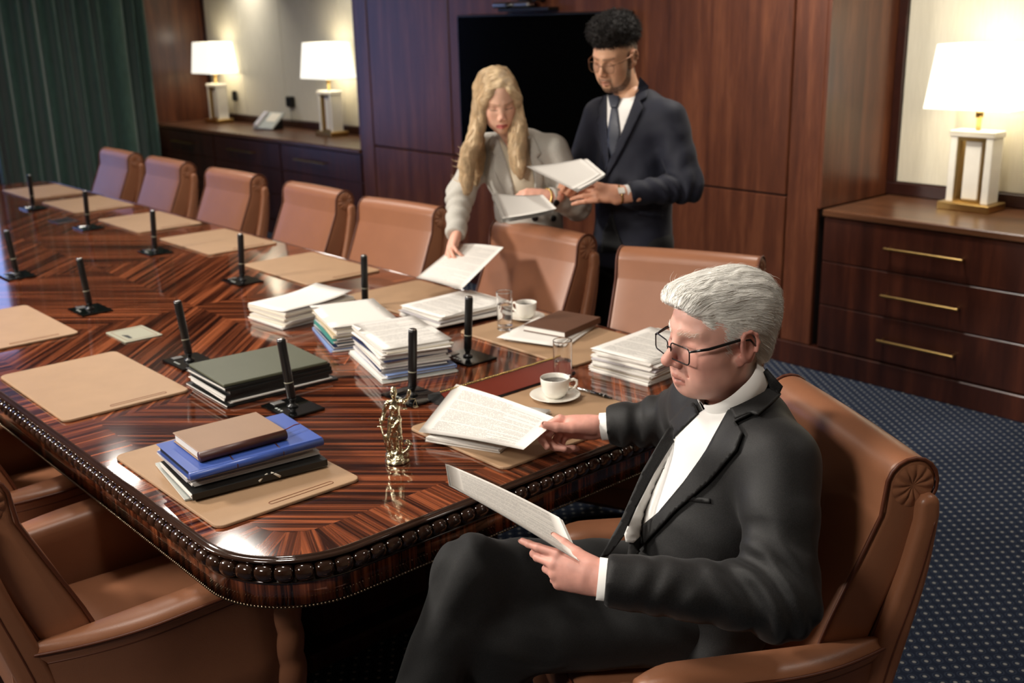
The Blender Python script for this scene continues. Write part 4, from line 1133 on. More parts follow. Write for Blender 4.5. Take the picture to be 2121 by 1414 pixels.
def sleeve(S, a, b, c, rs, k, cut=.03):
    """jacket sleeve a-b-c cut off square just above the wrist c"""
    ax = unit(c-b); S.chain([a, b, c], rs, k)
    t = unit(np.cross(ax, (.3, .2, .9))); n = np.cross(ax, t)
    S.rbox(c+ax*(.055-cut), (.09, .09, .055), 0.0, np.stack([t, n, ax], 1), .005, True)
def hand_prims(S, w, d, n, side, curls, k=1.0, spread=.10, thumb=(.55, .35, .25, .2), tdir=None):
    """w wrist, d wrist->knuckles, n back of the hand; side +1: thumb on d x n side, -1 other. returns frame fn"""
    d = unit(d); n = unit(np.array(n)-d*(np.array(n)@d)); t = np.cross(d, n)*side
    P = lambda a, b, c: w+(t*a+d*b+n*c)*k
    kn = [(.030, .088, .004), (.010, .092, .007), (-.010, .088, .005), (-.028, .080, .0)]
    ln = [(.043, .026, .021), (.047, .029, .022), (.043, .027, .021), (.034, .021, .019)]
    rd = [.0092, .0094, .0088, .0078]
    S.cap(w-d*.05*k, w, .027*k, .026*k, .02*k, flat=(n, .72))
    S.cap(P(0, 0, 0), P(0, .05, 0), .026*k, .030*k, .02*k, flat=(n, .62))
    S.cap(P(.012, .03, 0), P(.022, .085, .001), .018*k, .0125*k, .014*k); S.cap(P(0, .03, 0), P(.006, .088, .002), .017*k, .0125*k, .014*k)
    S.cap(P(-.01, .03, 0), P(-.010, .084, .002), .017*k, .012*k, .014*k); S.cap(P(-.016, .02, -.003), P(-.026, .076, -.001), .015*k, .011*k, .014*k)
    tips = []
    for i in range(4):
        base = P(*kn[i]); ang = 0; sp = (1.5-i)*spread
        p = base
        for j in range(3):
            ang += curls[i][j]
            dirv = d*math.cos(ang)-n*math.sin(ang); dirv = unit(dirv+t*sp*math.cos(ang)) 
            q = p+dirv*ln[i][j]*k
            r0 = rd[i]*(1-.09*j)*k; r1 = rd[i]*(1-.09*(j+1))*k
            S.cap(p, q, r0, r1, .0035*k if j else .008*k); p = q
        tips.append((p, dirv, rd[i]*k*.75))
    # thumb
    p = P(.020, .018, -.008); ang, a1, a2, lift = thumb
    dv = unit(t*math.sin(ang)+d*math.cos(ang)-n*lift) if tdir is None else unit(tdir)
    ax = np.cross(dv, unit(d*.6-n*.8)); ax = unit(ax)
    for j, (L, r0, r1) in enumerate(((.044, .0155, .0118), (.034, .0115, .0102), (.027, .0102, .0082))):
        if j == 1: dv = Rax(ax, a1) @ dv
        if j == 2: dv = Rax(ax, a2) @ dv
        q = p+dv*L*k; S.cap(p, q, r0*k, r1*k, .014*k if j == 0 else .004*k); p = q
    tips.append((p, dv, .008*k)); return tips
def ribbon_hair(name, strands, mat, parent, r0=.0005, tip=.15):
    """strands: list of (m,3) arrays -> thin three-sided tapering hairs in one mesh"""
    V = []; F = []; base = 0
    for P in strands:
        m = len(P); t = np.gradient(P, axis=0); t /= np.linalg.norm(t, axis=1)[:, None]+1e-12
        a = np.array([.3, .5, .8]); nx = np.cross(t, a); nx /= np.linalg.norm(nx, axis=1)[:, None]+1e-12; ny = np.cross(t, nx)
        rr = r0*(1-(1-tip)*np.linspace(0, 1, m)**2)[:, None]
        for k in range(3): 
            an = 2*PI*k/3; V.append(P+rr*(math.cos(an)*nx+math.sin(an)*ny))
        i = np.arange(m-1)
        for k in range(3):
            l = (k+1) % 3; F.append(np.stack([base+k*m+i, base+l*m+i, base+l*m+i+1, base+k*m+i+1], 1))
        base += 3*m
    return mobj(name, np.concatenate(V), np.concatenate(F), mat, parent, True)
def comb(bvh, roots, flow, n=8, step=.01, lift=.0015, wob=.0, seed=1, lifts=None):
    """hairs that follow a hair volume: flow(p)->direction field"""
    rs = np.random.RandomState(seed); out = []
    for r in roots:
        p = np.array(r); pts = []; off = lift*(.3+rs.rand()*1.4); ph = rs.rand(3)*6; st = step*(.7+.6*rs.rand()); ex = (rs.rand()**6)*.006
        jit = rs.randn(3)*.12
        for i in range(n):
            hit = bvh.find_nearest(Vector(p))
            if hit[0] is None: break
            q = np.array(hit[0]); nn = np.array(hit[1])
            pts.append(q+nn*(off+ex*i/n*(1 if i > n-4 else .3)))
            dv = flow(q)+jit; dv = dv-nn*(dv@nn); dv = dv/(np.linalg.norm(dv)+1e-9)
            if wob: dv = dv+wob*np.sin(ph+i*1.1)
            p = q+dv*st
        if len(pts) >= 3: out.append(np.array(pts))
    return out
def surf_points(V, F, n, seed, mask=None):
    rs = np.random.RandomState(seed); c = V[F].mean(1)
    a = np.linalg.norm(np.cross(V[F[:, 2]]-V[F[:, 0]], V[F[:, 3]]-V[F[:, 1]]), axis=1)
    if mask is not None: a = a*mask(c)
    i = rs.choice(len(F), n, p=a/a.sum()); w = rs.dirichlet((1, 1, 1, 1), n); return (V[F[i]]*w[..., None]).sum(1)
def bvh_of(V, F): return BVHTree.FromPolygons([Vector(v) for v in V.tolist()], F.tolist())
def px_ray(u, v): return FWD+RGT*(u-1060.5)/F_PX-UPV*(v-707)/F_PX
def in_poly(p, poly):
    x, y = p; r = False; n = len(poly)
    for i in range(n):
        x0, y0 = poly[i]; x1, y1 = poly[i-1]
        if (y0 > y) != (y1 > y) and x < (x1-x0)*(y-y0)/(y1-y0)+x0: r = not r
    return r
def patch(name, poly, bvh, mat, parent, off=.002, thick=.002, res=5.0, smooth=True, zmax=.3):
    """cloth piece cut to an outline and laid on a garment (outline given as viewed, laid on the 3-D surface)"""
    P = np.array(poly, float); bm = bmesh.new()
    # densify the outline, triangulate with interior points
    out = []
    for i in range(len(P)):
        a, b = P[i], P[(i+1) % len(P)]; m = max(1, int(np.linalg.norm(b-a)/res))
        out += [tuple(a+(b-a)*t/m) for t in range(m)]
    from mathutils.geometry import delaunay_2d_cdt
    lo, hi = P.min(0), P.max(0); inn = []
    y = lo[1]+res
    while y < hi[1]:
        x = lo[0]+res*(.5 if int((y-lo[1])/res) % 2 else 1)
        while x < hi[0]:
            if in_poly((x, y), out) and min((x-o[0])**2+(y-o[1])**2 for o in out) > (res*.6)**2: inn.append((x, y))
            x += res
        y += res*.87
    n = len(out)
    r = delaunay_2d_cdt([Vector(p) for p in out+inn], [], [list(range(n))], 1, 1e-4)
    vc, fc = r[0], r[2]; V = []
    O = Vector(CAM_POS); last = None; ts = []
    for p in vc:
        d = Vector(px_ray(p[0], p[1])); d.normalize(); h = bvh.ray_cast(O, d); ts.append((h, d))
    known = [i for i, (h, d) in enumerate(ts) if h[0] is not None]
    if not known: return None
    md = float(np.median([ts[i][0][3] for i in known]))
    ok = [h[0] is not None and abs(h[3]-md) < zmax and abs(h[1].dot(d)) > .22 for h, d in ts]
    tt = [h[3] if g else md for (h, d), g in zip(ts, ok)]; nb = [set() for _ in ts]
    for f in fc:
        for a, b in zip(f, list(f)[1:]+[f[0]]): nb[a].add(b); nb[b].add(a)
    for _ in range(60):
        tt = [tt[i] if ok[i] or not nb[i] else sum(tt[j] for j in nb[i])/len(nb[i]) for i in range(len(tt))]
    for i, (h, d) in enumerate(ts):
        if not ok[i]: V.append((O+d*tt[i]-d*off, -d))
        else: nrm = h[1] if h[1].dot(d) < 0 else -h[1]; V.append((h[0]+nrm*off, nrm))
    m = len(V); vs_ = [v for v, _ in V]+[v-nn*thick for v, nn in V]
    fs = []
    for f in fc:
        a, b, c = [V[i][0] for i in f][:3]; nf = (b-a).cross(c-a); f = list(f) if nf.dot(V[f[0]][1]) > 0 else list(f)[::-1]
        fs.append(tuple(f)); fs.append(tuple(i+m for i in f[::-1]))
    cnt = {}
    for f in fc:
        for a, b in zip(f, list(f)[1:]+[f[0]]): cnt[(min(a, b), max(a, b))] = cnt.get((min(a, b), max(a, b)), 0)+1
    for (a, b), c in cnt.items():
        if c == 1: fs.append((a, b, b+m, a+m))
    me = mesh_data(name, vs_, fs, mat, smooth); 
    return link(name, me, parent)
def quad_sheet(name, A, B, Cc, D, mat, label, cat, sheets=1, gap=.0006, sag=0.0, curl=0.0, group=None, fan=0.0, parent=None, nx=10, ny=10, face=1):
    """paper from four corner points (A-B top edge, D-C bottom edge); one part per sheet"""
    A, B, Cc, D = [np.array(p, float) for p in (A, B, Cc, D)]
    nrm = unit(np.cross(B-A, D-A))*face; r = empty(name, tuple((A+B+Cc+D)/4), 0, label, cat, group) if parent is None else parent
    base = np.array(r.location)
    for s in range(sheets):
        dx = fan*s*unit(B-A)*(1 if s % 2 else -.6)+fan*.8*s*unit(A-D)
        v = []; f = []; uv = []
        for side in (0, 1):
            for j in range(ny+1):
                for i in range(nx+1):
                    a, b = i/nx, j/ny; p = (A*(1-a)+B*a)*(1-b)+(D*(1-a)+Cc*a)*b
                    z = sag*math.sin(PI*a)*(1-.3*b)+curl*(max(0, b-.5)*2)**2*a
                    p = p+nrm*(z-gap*s*1.0-(.0003 if side else 0))+dx-base
                    v.append(p)
        n = (nx+1)*(ny+1)
        for j in range(ny):
            for i in range(nx):
                q0 = j*(nx+1)+i; q = (q0, q0+nx+1, q0+nx+2, q0+1); f.append(q); f.append(tuple(k+n for k in q[::-1]))
        bd = [i for i in range(nx+1)]+[(j+1)*(nx+1)-1 for j in range(1, ny+1)]+[ny*(nx+1)+i for i in range(nx-1, -1, -1)]+[j*(nx+1) for j in range(ny-1, 0, -1)]
        for a, b in zip(bd, bd[1:]+bd[:1]): f.append((a, a+n, b+n, b))
        uv = [((k % n) % (nx+1)/nx, 1-((k % n)//(nx+1))/ny) for q in f for k in q]
        me = uv_mesh('sheet', v, f, uv, mat if s == 0 else MAT['paper']); link('sheet', me, r)
    return r
def collar_band(name, C, up, fr, r0, r1, h, mat, parent, gap=22, fall=.6, dip=.012):
    """folded shirt collar round a neck: stand plus turned-down leaf with two points at the front"""
    up = unit(up); fr = unit(np.array(fr)-up*(np.array(fr)@up)); lf = np.cross(up, fr); v = []; f = []; n = 44
    prof = [(0, 0), (.35, .85), (.5, 1.0), (.75, .98), (1.05, .4), (1.12, -.15)]
    rings = []
    for i in range(n+1):
        a = math.radians(gap)+(2*PI-2*math.radians(gap))*i/n; ca, sa = math.cos(a), math.sin(a)
        fpt = max(0, math.cos(a))**3
        row = []
        for dr, dz in prof:
            R0 = r0+(r1-r0)*dr; zz = h*dz-dip*(ca if ca > 0 else ca*.2)-(h*.45*fpt if dz < .5 and dr > .9 else 0)
            row.append(C+up*zz+(fr*ca*1.08+lf*sa)*R0)
        rings.append(row)
    m = len(prof)
    for s in (0, 1):
        for row in rings:
            for k, p in enumerate(row): v.append(p-(0 if s == 0 else .0015)*unit(p-C))
    N = (n+1)*m
    for i in range(n):
        for k in range(m-1):
            q = (i*m+k, (i+1)*m+k, (i+1)*m+k+1, i*m+k+1); f.append(q); f.append(tuple(x+N for x in q[::-1]))
    for i in range(n):
        for k in (0, m-1): f.append((i*m+k, (i+1)*m+k, (i+1)*m+k+N, i*m+k+N))
    for i in (0, n):
        for k in range(m-1): f.append((i*m+k, i*m+k+1, i*m+k+1+N, i*m+k+N))
    return mobj(name, v, f, mat, parent, True)
def cuff(name, w, d, n, r, L, mat, parent, flat=.8):
    d = unit(d); n = unit(np.array(n)-d*(np.array(n)@d)); t = np.cross(d, n); v = []; f = []; K = 28
    for rr, z in ((r, -L), (r*1.02, 0), (r*.93, .0), (r*.9, -L)):
        for k in range(K): a = 2*PI*k/K; v.append(np.array(w)+d*z+t*rr*math.cos(a)+n*rr*flat*math.sin(a))
    for i in range(3):
        for k in range(K): l = (k+1) % K; f.append((i*K+k, i*K+l, (i+1)*K+l, (i+1)*K+k))
    o = mobj(name, v, f, mat, parent, True); return o
def m_skin(name):
    m = NT(name); a = m.node('ShaderNodeVertexColor'); a.layer_name = 'Col'
    f = m.noise(m.coords(), 260, 3); m.set(col=a.outputs[0], rough=.48, spec=.4, sss=.12)
    m.b.inputs['Subsurface Radius'].default_value = (.012, .004, .002); m.bump(f, .08, .002); return m.m
MAT['skin'] = m_skin('skin')
def m_cloth(name, a, b, sc=520, rough=.75):
    m = NT(name); v = m.coords(); f = m.noise(v, sc, 1)
    m.set(col=m.ramp(f, [(.4, srgb(*a)), (.6, srgb(*b))]), rough=rough, sheen=.06, spec=.35); m.bump(f, .15, .001); return m.m
MAT['suit_grey'] = m_cloth('charcoal_pincheck', (6, 6, 7), (25, 24, 24), 640, .6)
MAT['trouser_grey'] = m_cloth('charcoal_trousers', (6, 6, 7), (20, 20, 20), 620)
MAT['suit_navy'] = m_cloth('navy_suiting', (14, 17, 30), (22, 25, 42), 700, .7)
MAT['suit_black'] = m_cloth('black_trousers', (6, 7, 9), (10, 11, 14), 700, .7)
MAT['blazer'] = m_cloth('light_grey_blazer', (176, 173, 165), (194, 191, 182), 500, .8)
MAT['skirt'] = m_cloth('navy_check_skirt', (30, 36, 52), (46, 52, 70), 60, .8)
MAT['shirt'] = plain('white_shirt', (232, 230, 226), .8)
MAT['blouse'] = plain('cream_blouse', (214, 202, 178), .6)
MAT['tie'] = plain('slate_tie', (44, 48, 60), .5)
MAT['button'] = plain('black_button', (16, 16, 16), .3)
MAT['lining'] = plain('dark_lining', (40, 40, 36), .5)
MAT['shoe'] = plain('black_shoe', (14, 12, 11), .25)
MAT['frame_black'] = plain('spectacle_black', (12, 12, 13), .2)
MAT['frame_wire'] = plain('spectacle_wire', (120, 84, 60), .3, metal=.6)
MAT['hair_white'] = plain('silver_hair', (248, 246, 240), .7, .03, 60)
MAT['hair_dark'] = plain('dark_hair', (20, 14, 11), .8, .3, 80)
MAT['hair_blond'] = plain('blond_hair', (214, 188, 150), .5, .16, 40)
MAT['nail'] = plain('nail', (214, 166, 150), .3)
def m_lens():
    m = NT('spectacle_lens'); m.set(col=(.02, .02, .02, 1), rough=.02, alpha=.10, spec=.6); return m.m
MAT['lens'] = m_lens()
def spectacles(H, k, parent, mat, half=True, w=.026, hh=.015, y=.099, z=.003, tr=.0013, rr=.75):
    g = empty('spectacles_tmp'); bpy.data.objects.remove(g)
    tp = []
    for s in (-1, 1):
        cx = s*(.033); pts = []
        for p in rrect(-w, w, -hh, hh, hh*rr, 6):
            yy = y-.25*max(0, abs(cx+p[0])-.02)*.6; pts.append(H((cx+p[0])*k, yy*k, (z+p[1]-.12*(p[1] < 0)*abs(p[0])*0)*k))
        mb = MB(); mb.tube(pts, tr, 6, closed=True); rim = mb.build('rim', mat, parent)
        n = len(pts); cpt = np.mean(pts, 0)
        vv = [cpt]+pts; fb = [(0, i+1, (i+1) % n+1) for i in range(n)]
        v2 = vv+[np.array(p)-H.f*.0012 for p in vv]; f2 = fb+[tuple(j+n+1 for j in q[::-1]) for q in fb]+[(i+1, (i+1) % n+1, (i+1) % n+n+2, i+n+2) for i in range(n)]
        mobj('lens', v2, f2, MAT['lens'], rim, False)
        MB().tube([H(s*(.033+w)*k, (y-.006)*k, (z+hh*.7)*k), H(s*.075*k, .07*k, (z+.015)*k), H(s*.0825*k, .01*k, (.018)*k), H(s*.0845*k, -.012*k, .016*k), H(s*.083*k, -.03*k, -.004*k)], [tr*1.6, tr*2.2, tr*2.1, tr*1.6, tr*1.2], 8).build('temple', mat, parent)
    MB().tube([H(-.0075*k, y*k, (z+.004)*k), H(0, (y+.004)*k, (z+.008)*k), H(.0075*k, y*k, (z+.004)*k)], tr*1.1, 6).build('bridge', mat, parent)
def at_z(u, v, z): d = px_ray(u, v); return CAM_POS+d*(z-CAM_POS[2])/d[2]
def at_y(u, v, y): d = px_ray(u, v); return CAM_POS+d*(y-CAM_POS[1])/d[1]
def at_d(u, v, t): return CAM_POS+px_ray(u, v)*t
def rebase(root, loc):
    root.location = loc
    for c in root.children: c.location = Vector(c.location)-Vector(loc)
def body_mesh(name, parts, cols, parent):
    V = []; F = []; C_ = []; n = 0
    for (v, f), c in zip(parts, cols): V.append(v); F.append(f+n); n += len(v); C_.append(np.broadcast_to(np.array(c)[..., :3] if np.ndim(c) > 1 else np.array(c[:3]), (len(v), 3)))
    o = mobj(name, np.concatenate(V), np.concatenate(F), MAT['skin'], parent, True); set_color(o, np.concatenate(C_)); return o
def nails(tips, ups, parent, k=1.0):
    for (p, d, r), n in zip(tips, ups):
        d = unit(d); n = unit(np.array(n)-d*(np.array(n)@d)); t = np.cross(d, n)
        v = []; 
        for a, b in ((-.9, -.6), (.9, -.6), (1.0, .2), (.7, .9), (0, 1.1), (-.7, .9), (-1.0, .2)): v.append(p+t*a*r*.62+d*(b*r*.8)+n*(r*.93-.0012*abs(a)))
        v2 = v+[q-n*.0015 for q in v]; f = [tuple(range(7)), tuple(range(13, 6, -1))]+[(i, (i+1) % 7, (i+1) % 7+7, i+7) for i in range(7)]
        mobj('fingernail', v2, f, MAT['nail'], parent, True)
# ---------------------------------------------------------------- seated white-haired man
def seated_man():
    r = empty('person', (0, 0, 0), 0, 'person in a charcoal suit seated at the table end reading papers', 'person')
    FD = (-.484, -.875); M = stand((.49, .85), FD); hk = 1.06
    H = head_frame(at_d(1489, 697, 2.17), (-.326, -.946), math.radians(2), math.radians(1)); skin = srgb(214, 163, 147)
    shL, elL, wrL = M(.172, -.015, .965), M(.325, .05, .765), M(.215, .36, .795)
    shR, elR, wrR = M(-.172, .0, .975), M(-.37, -.01, .855), M(-.435, .155, .833)
    hL, hR = M(.07, .07, .58), M(-.09, .07, .58); kR, aR = M(-.05, .555, .69), M(.04, .73, .36); kL, aL = M(-.015, .51, .548), M(-.03, .51, .13)
    # one body: trunk and limbs, head, hands
    T = SDF(.013, .04)
    T.cap(M(0, .04, .6), M(0, 0, .93), .12, .125, flat=(M.f, .75)); T.cap(M(-.13, 0, .96), M(.13, 0, .96), .06)
    T.chain([shL, elL, wrL-unit(wrL-elL)*.03], [.05, .042, .03]); T.chain([shR, elR, wrR-unit(wrR-elR)*.03], [.05, .042, .03])
    T.chain([hL, kL, aL], [.07, .055, .04]); T.chain([hR, kR, aR], [.07, .055, .04]); T.cap(aL, M(.03, .62, .06), .035, .03); T.cap(aR, M(.09, .82, .30), .035, .03)
    T.cap(M(0, 0, .97), M(0, .01, 1.03), .055, .05)
    Hs = SDF(.0027, .015); head_prims(Hs, H, hk, wide=1.0, jaw=1.24, nose=1.06, cheek=1.22, cu=.011, neck=(.050, .050), neck_to=M(.0, .0, .99))
    E = lambda c, rr, kk, sub=False: Hs.ell(H(*(np.array(c)*hk)), np.array(rr)*hk, H.R, kk, sub)
    E((0, .036, -.080), (.044, .036, .021), .03)
    for s in (-1, 1): E((s*.036, .034, -.066), (.022, .028, .026), .03); Hs.cap(H(s*.021*hk, .092*hk, -.040*hk), H(s*.033*hk, .076*hk, -.066*hk), .0014, .0018, .008, True)   # jowls and mouth folds
    hv, hf = Hs.mesh(clip=(H.o-.3, H.o+.3))
    dL = unit((-.90, -.42, .04)); nL = (.46, -.80, .30)
    HL = SDF(.0023, .01); tL = hand_prims(HL, wrL, dL, nL, 1, [(.22, .18, .12), (.5, .45, .3), (.85, .8, .4), (1.0, .9, .4)], 1.0, .02, tdir=unit(dL+.38*np.array([0, 0, 1.])-.42*unit(nL)), thumb=(.5, .05, .05, .1))
    dR = unit((-.80, -.60, -.06)); nR = (-.42, .60, .66)
    HR = SDF(.0023, .01); tR = hand_prims(HR, wrR, dR, nR, -1, [(.6, 1.0, .6), (1.0, 1.3, .7), (1.2, 1.4, .7), (1.2, 1.4, .7)], 1.14, .02, tdir=unit(dR*.86+np.array([.45, -.62, .1])*.5), thumb=(.5, -.12, -.2, .1))
    hc = face_color(H, hv, hk, skin, dict(blush=.42, red=(198, 98, 84), brow=(176, 150, 128), browd=.75, browt=.005, lip=(176, 98, 86), lipw=.55, scalp=(178, 160, 144), scz=.045, lashd=.7, mottle=.07))
    hand_c = np.array(skin[:3])*np.array([1.0, .9, .9])
    def hcol(v): return hand_c*(1+.10*vnoise(v*60, 3)+.05*vnoise(v*170, 6))[:, None]
    mL, mR = HL.mesh(), HR.mesh()
    body = body_mesh('body', [T.mesh(), (hv, hf), mL, mR], [skin, hc, hcol(mL[0]), hcol(mR[0])], r)
    nails([tL[4], tL[0], tR[4]], [np.array([0, -.3, 1.]), nL, np.array([.5, -.6, .7])], body)
    # jacket
    J = SDF(.0072, .03)
    J.cap(M(0, .06, .55), M(0, .025, .78), .160, .170, flat=(M.f, .77)); J.cap(M(0, .02, .78), M(0, -.005, .91), .172, .155, flat=(M.f, .80))
    J.ell(M(0, .085, .70), (.15, .11, .15), M.R, .05)
    J.cap(M(-.115, .0, .94), M(.115, -.010, .94), .088, .088, .05)
    for s in (-1, 1): J.cap(M(s*.12, -.01, .97), M(s*.05, -.025, 1.02), .058, .042, .05)
    sleeve(J, shL, elL, wrL, [.078, .068, .049], .04, .010); sleeve(J, shR, elR, wrR, [.078, .066, .049], .04, .012)
    J.cap(M(.13, .04, .60), M(.15, .10, .53), .06, .045, .05); J.cap(M(-.15, .04, .60), M(-.165, .08, .52), .07, .055, .05)
    jv, jf = J.mesh(); jv = relax(jv, jf, 2); jn = vnormals(jv, jf)
    axu = unit(elL-shL); axf = unit(wrL-elL)
    jv = folds(jv, jn, [(elL+(wrL-elL)*.12, axf+axu*.5, .085, 125, .018), (shL+(elL-shL)*.6, axu+.5*M.f, .11, 75, .007), (elL+(wrL-elL)*.6, axf+.5*M.u, .08, 90, .005), (elR+(wrR-elR)*.4, unit(wrR-elR), .12, 110, .009), (M(.1, .12, .66), (0, 0, 1), .12, 60, .004)], .003)
    jac = mobj('jacket', jv, jf, MAT['suit_grey'], r, True); cen = jv[jf].mean(1)
    def seg_d(a, b): u = np.clip(((cen-a)@(b-a))/((b-a)@(b-a)), 0, 1); return np.linalg.norm(cen-a-u[:, None]*(b-a), axis=1)
    jb = bvh_of(jv, jf[(seg_d(shR+(elR-shR)*.35, elR) > .10) & (seg_d(elR, wrR) > .10) & (seg_d(elL, wrL) > .085)]); jball = bvh_of(jv, jf)
    # shirt front, lining edge, lapels, pockets lie on the jacket
    sh = patch('shirt_front', [(1446, 862), (1470, 846), (1520, 838), (1516, 868), (1470, 940), (1424, 1004), (1372, 1066), (1312, 1124), (1296, 1122), (1293, 1106), (1316, 1050), (1352, 978), (1392, 912)], jb, MAT['shirt'], r, .006, .005, zmax=.16)
    patch('jacket_edge', [(1442, 838), (1452, 860), (1396, 914), (1355, 980), (1318, 1052), (1294, 1108), (1262, 1150), (1240, 1158), (1284, 1080), (1330, 975), (1380, 890), (1424, 846)], jb, MAT['suit_grey'], jac, .0095, .005, zmax=.16)
    patch('lapel', [(1584, 772), (1600, 800), (1560, 862), (1527, 878), (1543, 900), (1530, 935), (1470, 1000), (1405, 1058), (1330, 1138), (1296, 1170), (1304, 1118), (1372, 1062), (1424, 998), (1470, 932), (1514, 852)], jb, MAT['suit_grey'], jac, .0105, .0045)
    patch('collar_leaf', [(1588, 762), (1622, 800), (1608, 830), (1572, 868), (1556, 862), (1527, 874), (1514, 846), (1556, 800)], jb, MAT['suit_grey'], jac, .0125, .0045)
    patch('breast_pocket', [(1398, 1024), (1472, 1032), (1473, 1042), (1400, 1034)], jb, MAT['suit_grey'], jac, .004, .004)
    for u, v in ((1292, 1276), (1306, 1279), (1320, 1282)):
        h = jball.ray_cast(Vector(CAM_POS), Vector(px_ray(u, v)).normalized())
        if h[0]: MB().lathe([(.006, -.002), (.0062, .002), (.004, .0035), (.001, .003)], 12).build('sleeve_button', MAT['button'], jac).matrix_local = Matrix.Translation(h[0]) @ h[1].to_track_quat('Z', 'Y').to_matrix().to_4x4()
    shirt_c = collar_band('shirt_collar', at_d(1521, 812, 2.19), (0.62*M.f+M.u), M.f+0.05*M.l, .060, .069, .037, MAT['shirt'], r, 9, dip=.012)
    cuff('shirt_cuff', wrL+axf*.004, axf, nL, .039, .06, MAT['shirt'], r); cuff('shirt_cuff', wrR+unit(wrR-elR)*.002, unit(wrR-elR), nR, .039, .06, MAT['shirt'], r)
    # trousers and shoes
    Tr = SDF(.008, .035)
    Tr.cap(M(-.07, .05, .575), M(.06, .05, .575), .10, .10); Tr.chain([hL, kL, aL+M.u*.05], [.090, .072, .060]); Tr.chain([hR, kR, aR+(kR-aR)*.12], [.094, .078, .062])
    tv, tf = Tr.mesh(); tv = relax(tv, tf, 2); tn = vnormals(tv, tf)
    tv = folds(tv, tn, [(kR, unit(kR-hR)+.5*M.u, .14, 70, .009), (hR+(kR-hR)*.6, unit(kR-hR)+.6*M.l, .16, 62, .007), (kL, M.u, .12, 70, .007)], .005)
    mobj('trousers', tv, tf, MAT['trouser_grey'], r, True)
    Sh = SDF(.008, .02); fd = M.f
    for a, b in ((aL-M.u*.04, M(.03, .66, .045)), (aR-M.u*.03+M.f*.01, M(.09, .86, .27))):
        sv = SDF(.007, .02); sv.cap(a, b, .042, .036, flat=(unit(np.cross(np.cross(b-a, M.l), b-a)), .75)); v, f = sv.mesh(); v[:, 2] = np.maximum(v[:, 2], .004); mobj('shoe', v, f, MAT['shoe'], r, True)
    # hair volume with combed strands
    Hv = SDF(.004, .02); e = lambda c, rr, kk=.02, sub=False: Hv.ell(H(*(np.array(c)*hk)), np.array(rr)*hk, H.R, kk*hk, sub)
    e((0, -.015, .040), (.0800, .098, .085), 0); e((0, .035, .080), (.062, .058, .042), .03); e((0, .080, .084), (.050, .032, .027), .025); e((0, -.045, .070), (.066, .066, .053), .03); e((0, -.070, .035), (.058, .042, .06), .03); e((0, -.066, -.02), (.06, .036, .05), .02)
    e((0, .118, .002), (.13, .066, .079), .012, True); e((0, .06, -.075), (.15, .062, .095), .015, True); e((0, .0, -.115), (.15, .075, .095), .015, True); e((0, -.06, -.125), (.12, .08, .07), .01, True)
    v, f = Hv.mesh()
    ql = H.loc(v)/hk; v = v+vnormals(v, f)*((.0022*np.sin(ql[:, 0]*330+40*vnoise(v*30, 2)*.12+ql[:, 1]*60)+.0018*vnoise(v*80, 3))*np.clip((ql[:, 2]-.01)/.04, 0, 1))[:, None]
    hair = mobj('hair', v, f, MAT['hair_white'], r, True); hb = bvh_of(v, f)
    def flow(p):
        q = H.loc(p)/hk
        fr = max(0, (q[1]-.045)/.04)
        return H.f*(-1+.3*fr)+H.u*(.55*min(fr, 1.2)-.55*max(0, (.075-q[2])/.06)-.25*max(0, -q[1]/.08))+H.l*.12*math.copysign(1, q[0])*(q[2] > .07)
    roots = surf_points(v, f, 5200, 11, lambda c: (H.loc(c)[:, 2]/hk > -.02)*1.0)
    ribbon_hair('hair_strands', comb(hb, roots, flow, 9, .0095, .0016, .06, 5), MAT['hair_white'], hair, .0004)
    rs = np.random.RandomState(4); fl = []
    for i in range(46):                              # a few stray hairs standing off the front
        b = H(*((np.array([rs.uniform(-.045, .045), .078+rs.uniform(-.012, .012), .085+rs.uniform(-.015, .025)]))*hk)); d = unit(H.f*rs.uniform(.1, .9)+H.u*rs.uniform(.2, 1)+H.l*rs.uniform(-.5, .5)); L = rs.uniform(.012, .03)
        fl.append(np.array([b+d*L*t-H.f*L*.7*t*t for t in np.linspace(0, 1, 6)]))
    for i in range(60):
        a = rs.uniform(-1.2, 1.2); b = H(*(np.array([.07*math.sin(a), -.10*math.cos(a)*.9-.02, .06+rs.uniform(-.03, .05)])*hk)); d = unit(-H.f*.8-H.u*.2+H.l*rs.uniform(-.5, .5)); L = rs.uniform(.012, .024)
        fl.append(np.array([b+d*L*t-H.u*L*.3*t*t for t in np.linspace(0, 1, 6)]))
    ribbon_hair('stray_hair', fl, MAT['hair_white'], hair, .0003)
    # short side hair and brows
    rt = surf_points(hv, hf, 1500, 21, lambda c: ((np.abs(H.loc(c)[:, 0])/hk > .05)*(H.loc(c)[:, 2]/hk > -.005)*(H.loc(c)[:, 2]/hk < .06)*(H.loc(c)[:, 1]/hk < .035)*(H.loc(c)[:, 1]/hk > -.1)*(np.abs(H.loc(c)[:, 0])/hk < .0745)*~((np.abs(H.loc(c)[:, 1]/hk+.012) < .036)*(H.loc(c)[:, 2]/hk < .036)))*1.0)
    bb = bvh_of(hv, hf)
    ribbon_hair('side_hair', comb(bb, rt, lambda p: -H.f*.8-H.u*.7, 4, .0045, .0012, .1, 7), MAT['hair_white'], hair, .0004)
    br = surf_points(hv, hf, 80, 31, lambda c: ((np.abs(np.abs(H.loc(c)[:, 0])/hk-.028) < .02)*(np.abs(H.loc(c)[:, 2]/hk-.0275) < .0055)*(H.loc(c)[:, 1]/hk > .05))*1.0)
    ribbon_hair('eyebrow', comb(bb, br, lambda p: H.l*math.copysign(.8, (H.loc(p))[0])+H.u*.3+H.f*.3, 4, .0035, .0012, .1, 8), MAT['hair_white'], hair, .0002)
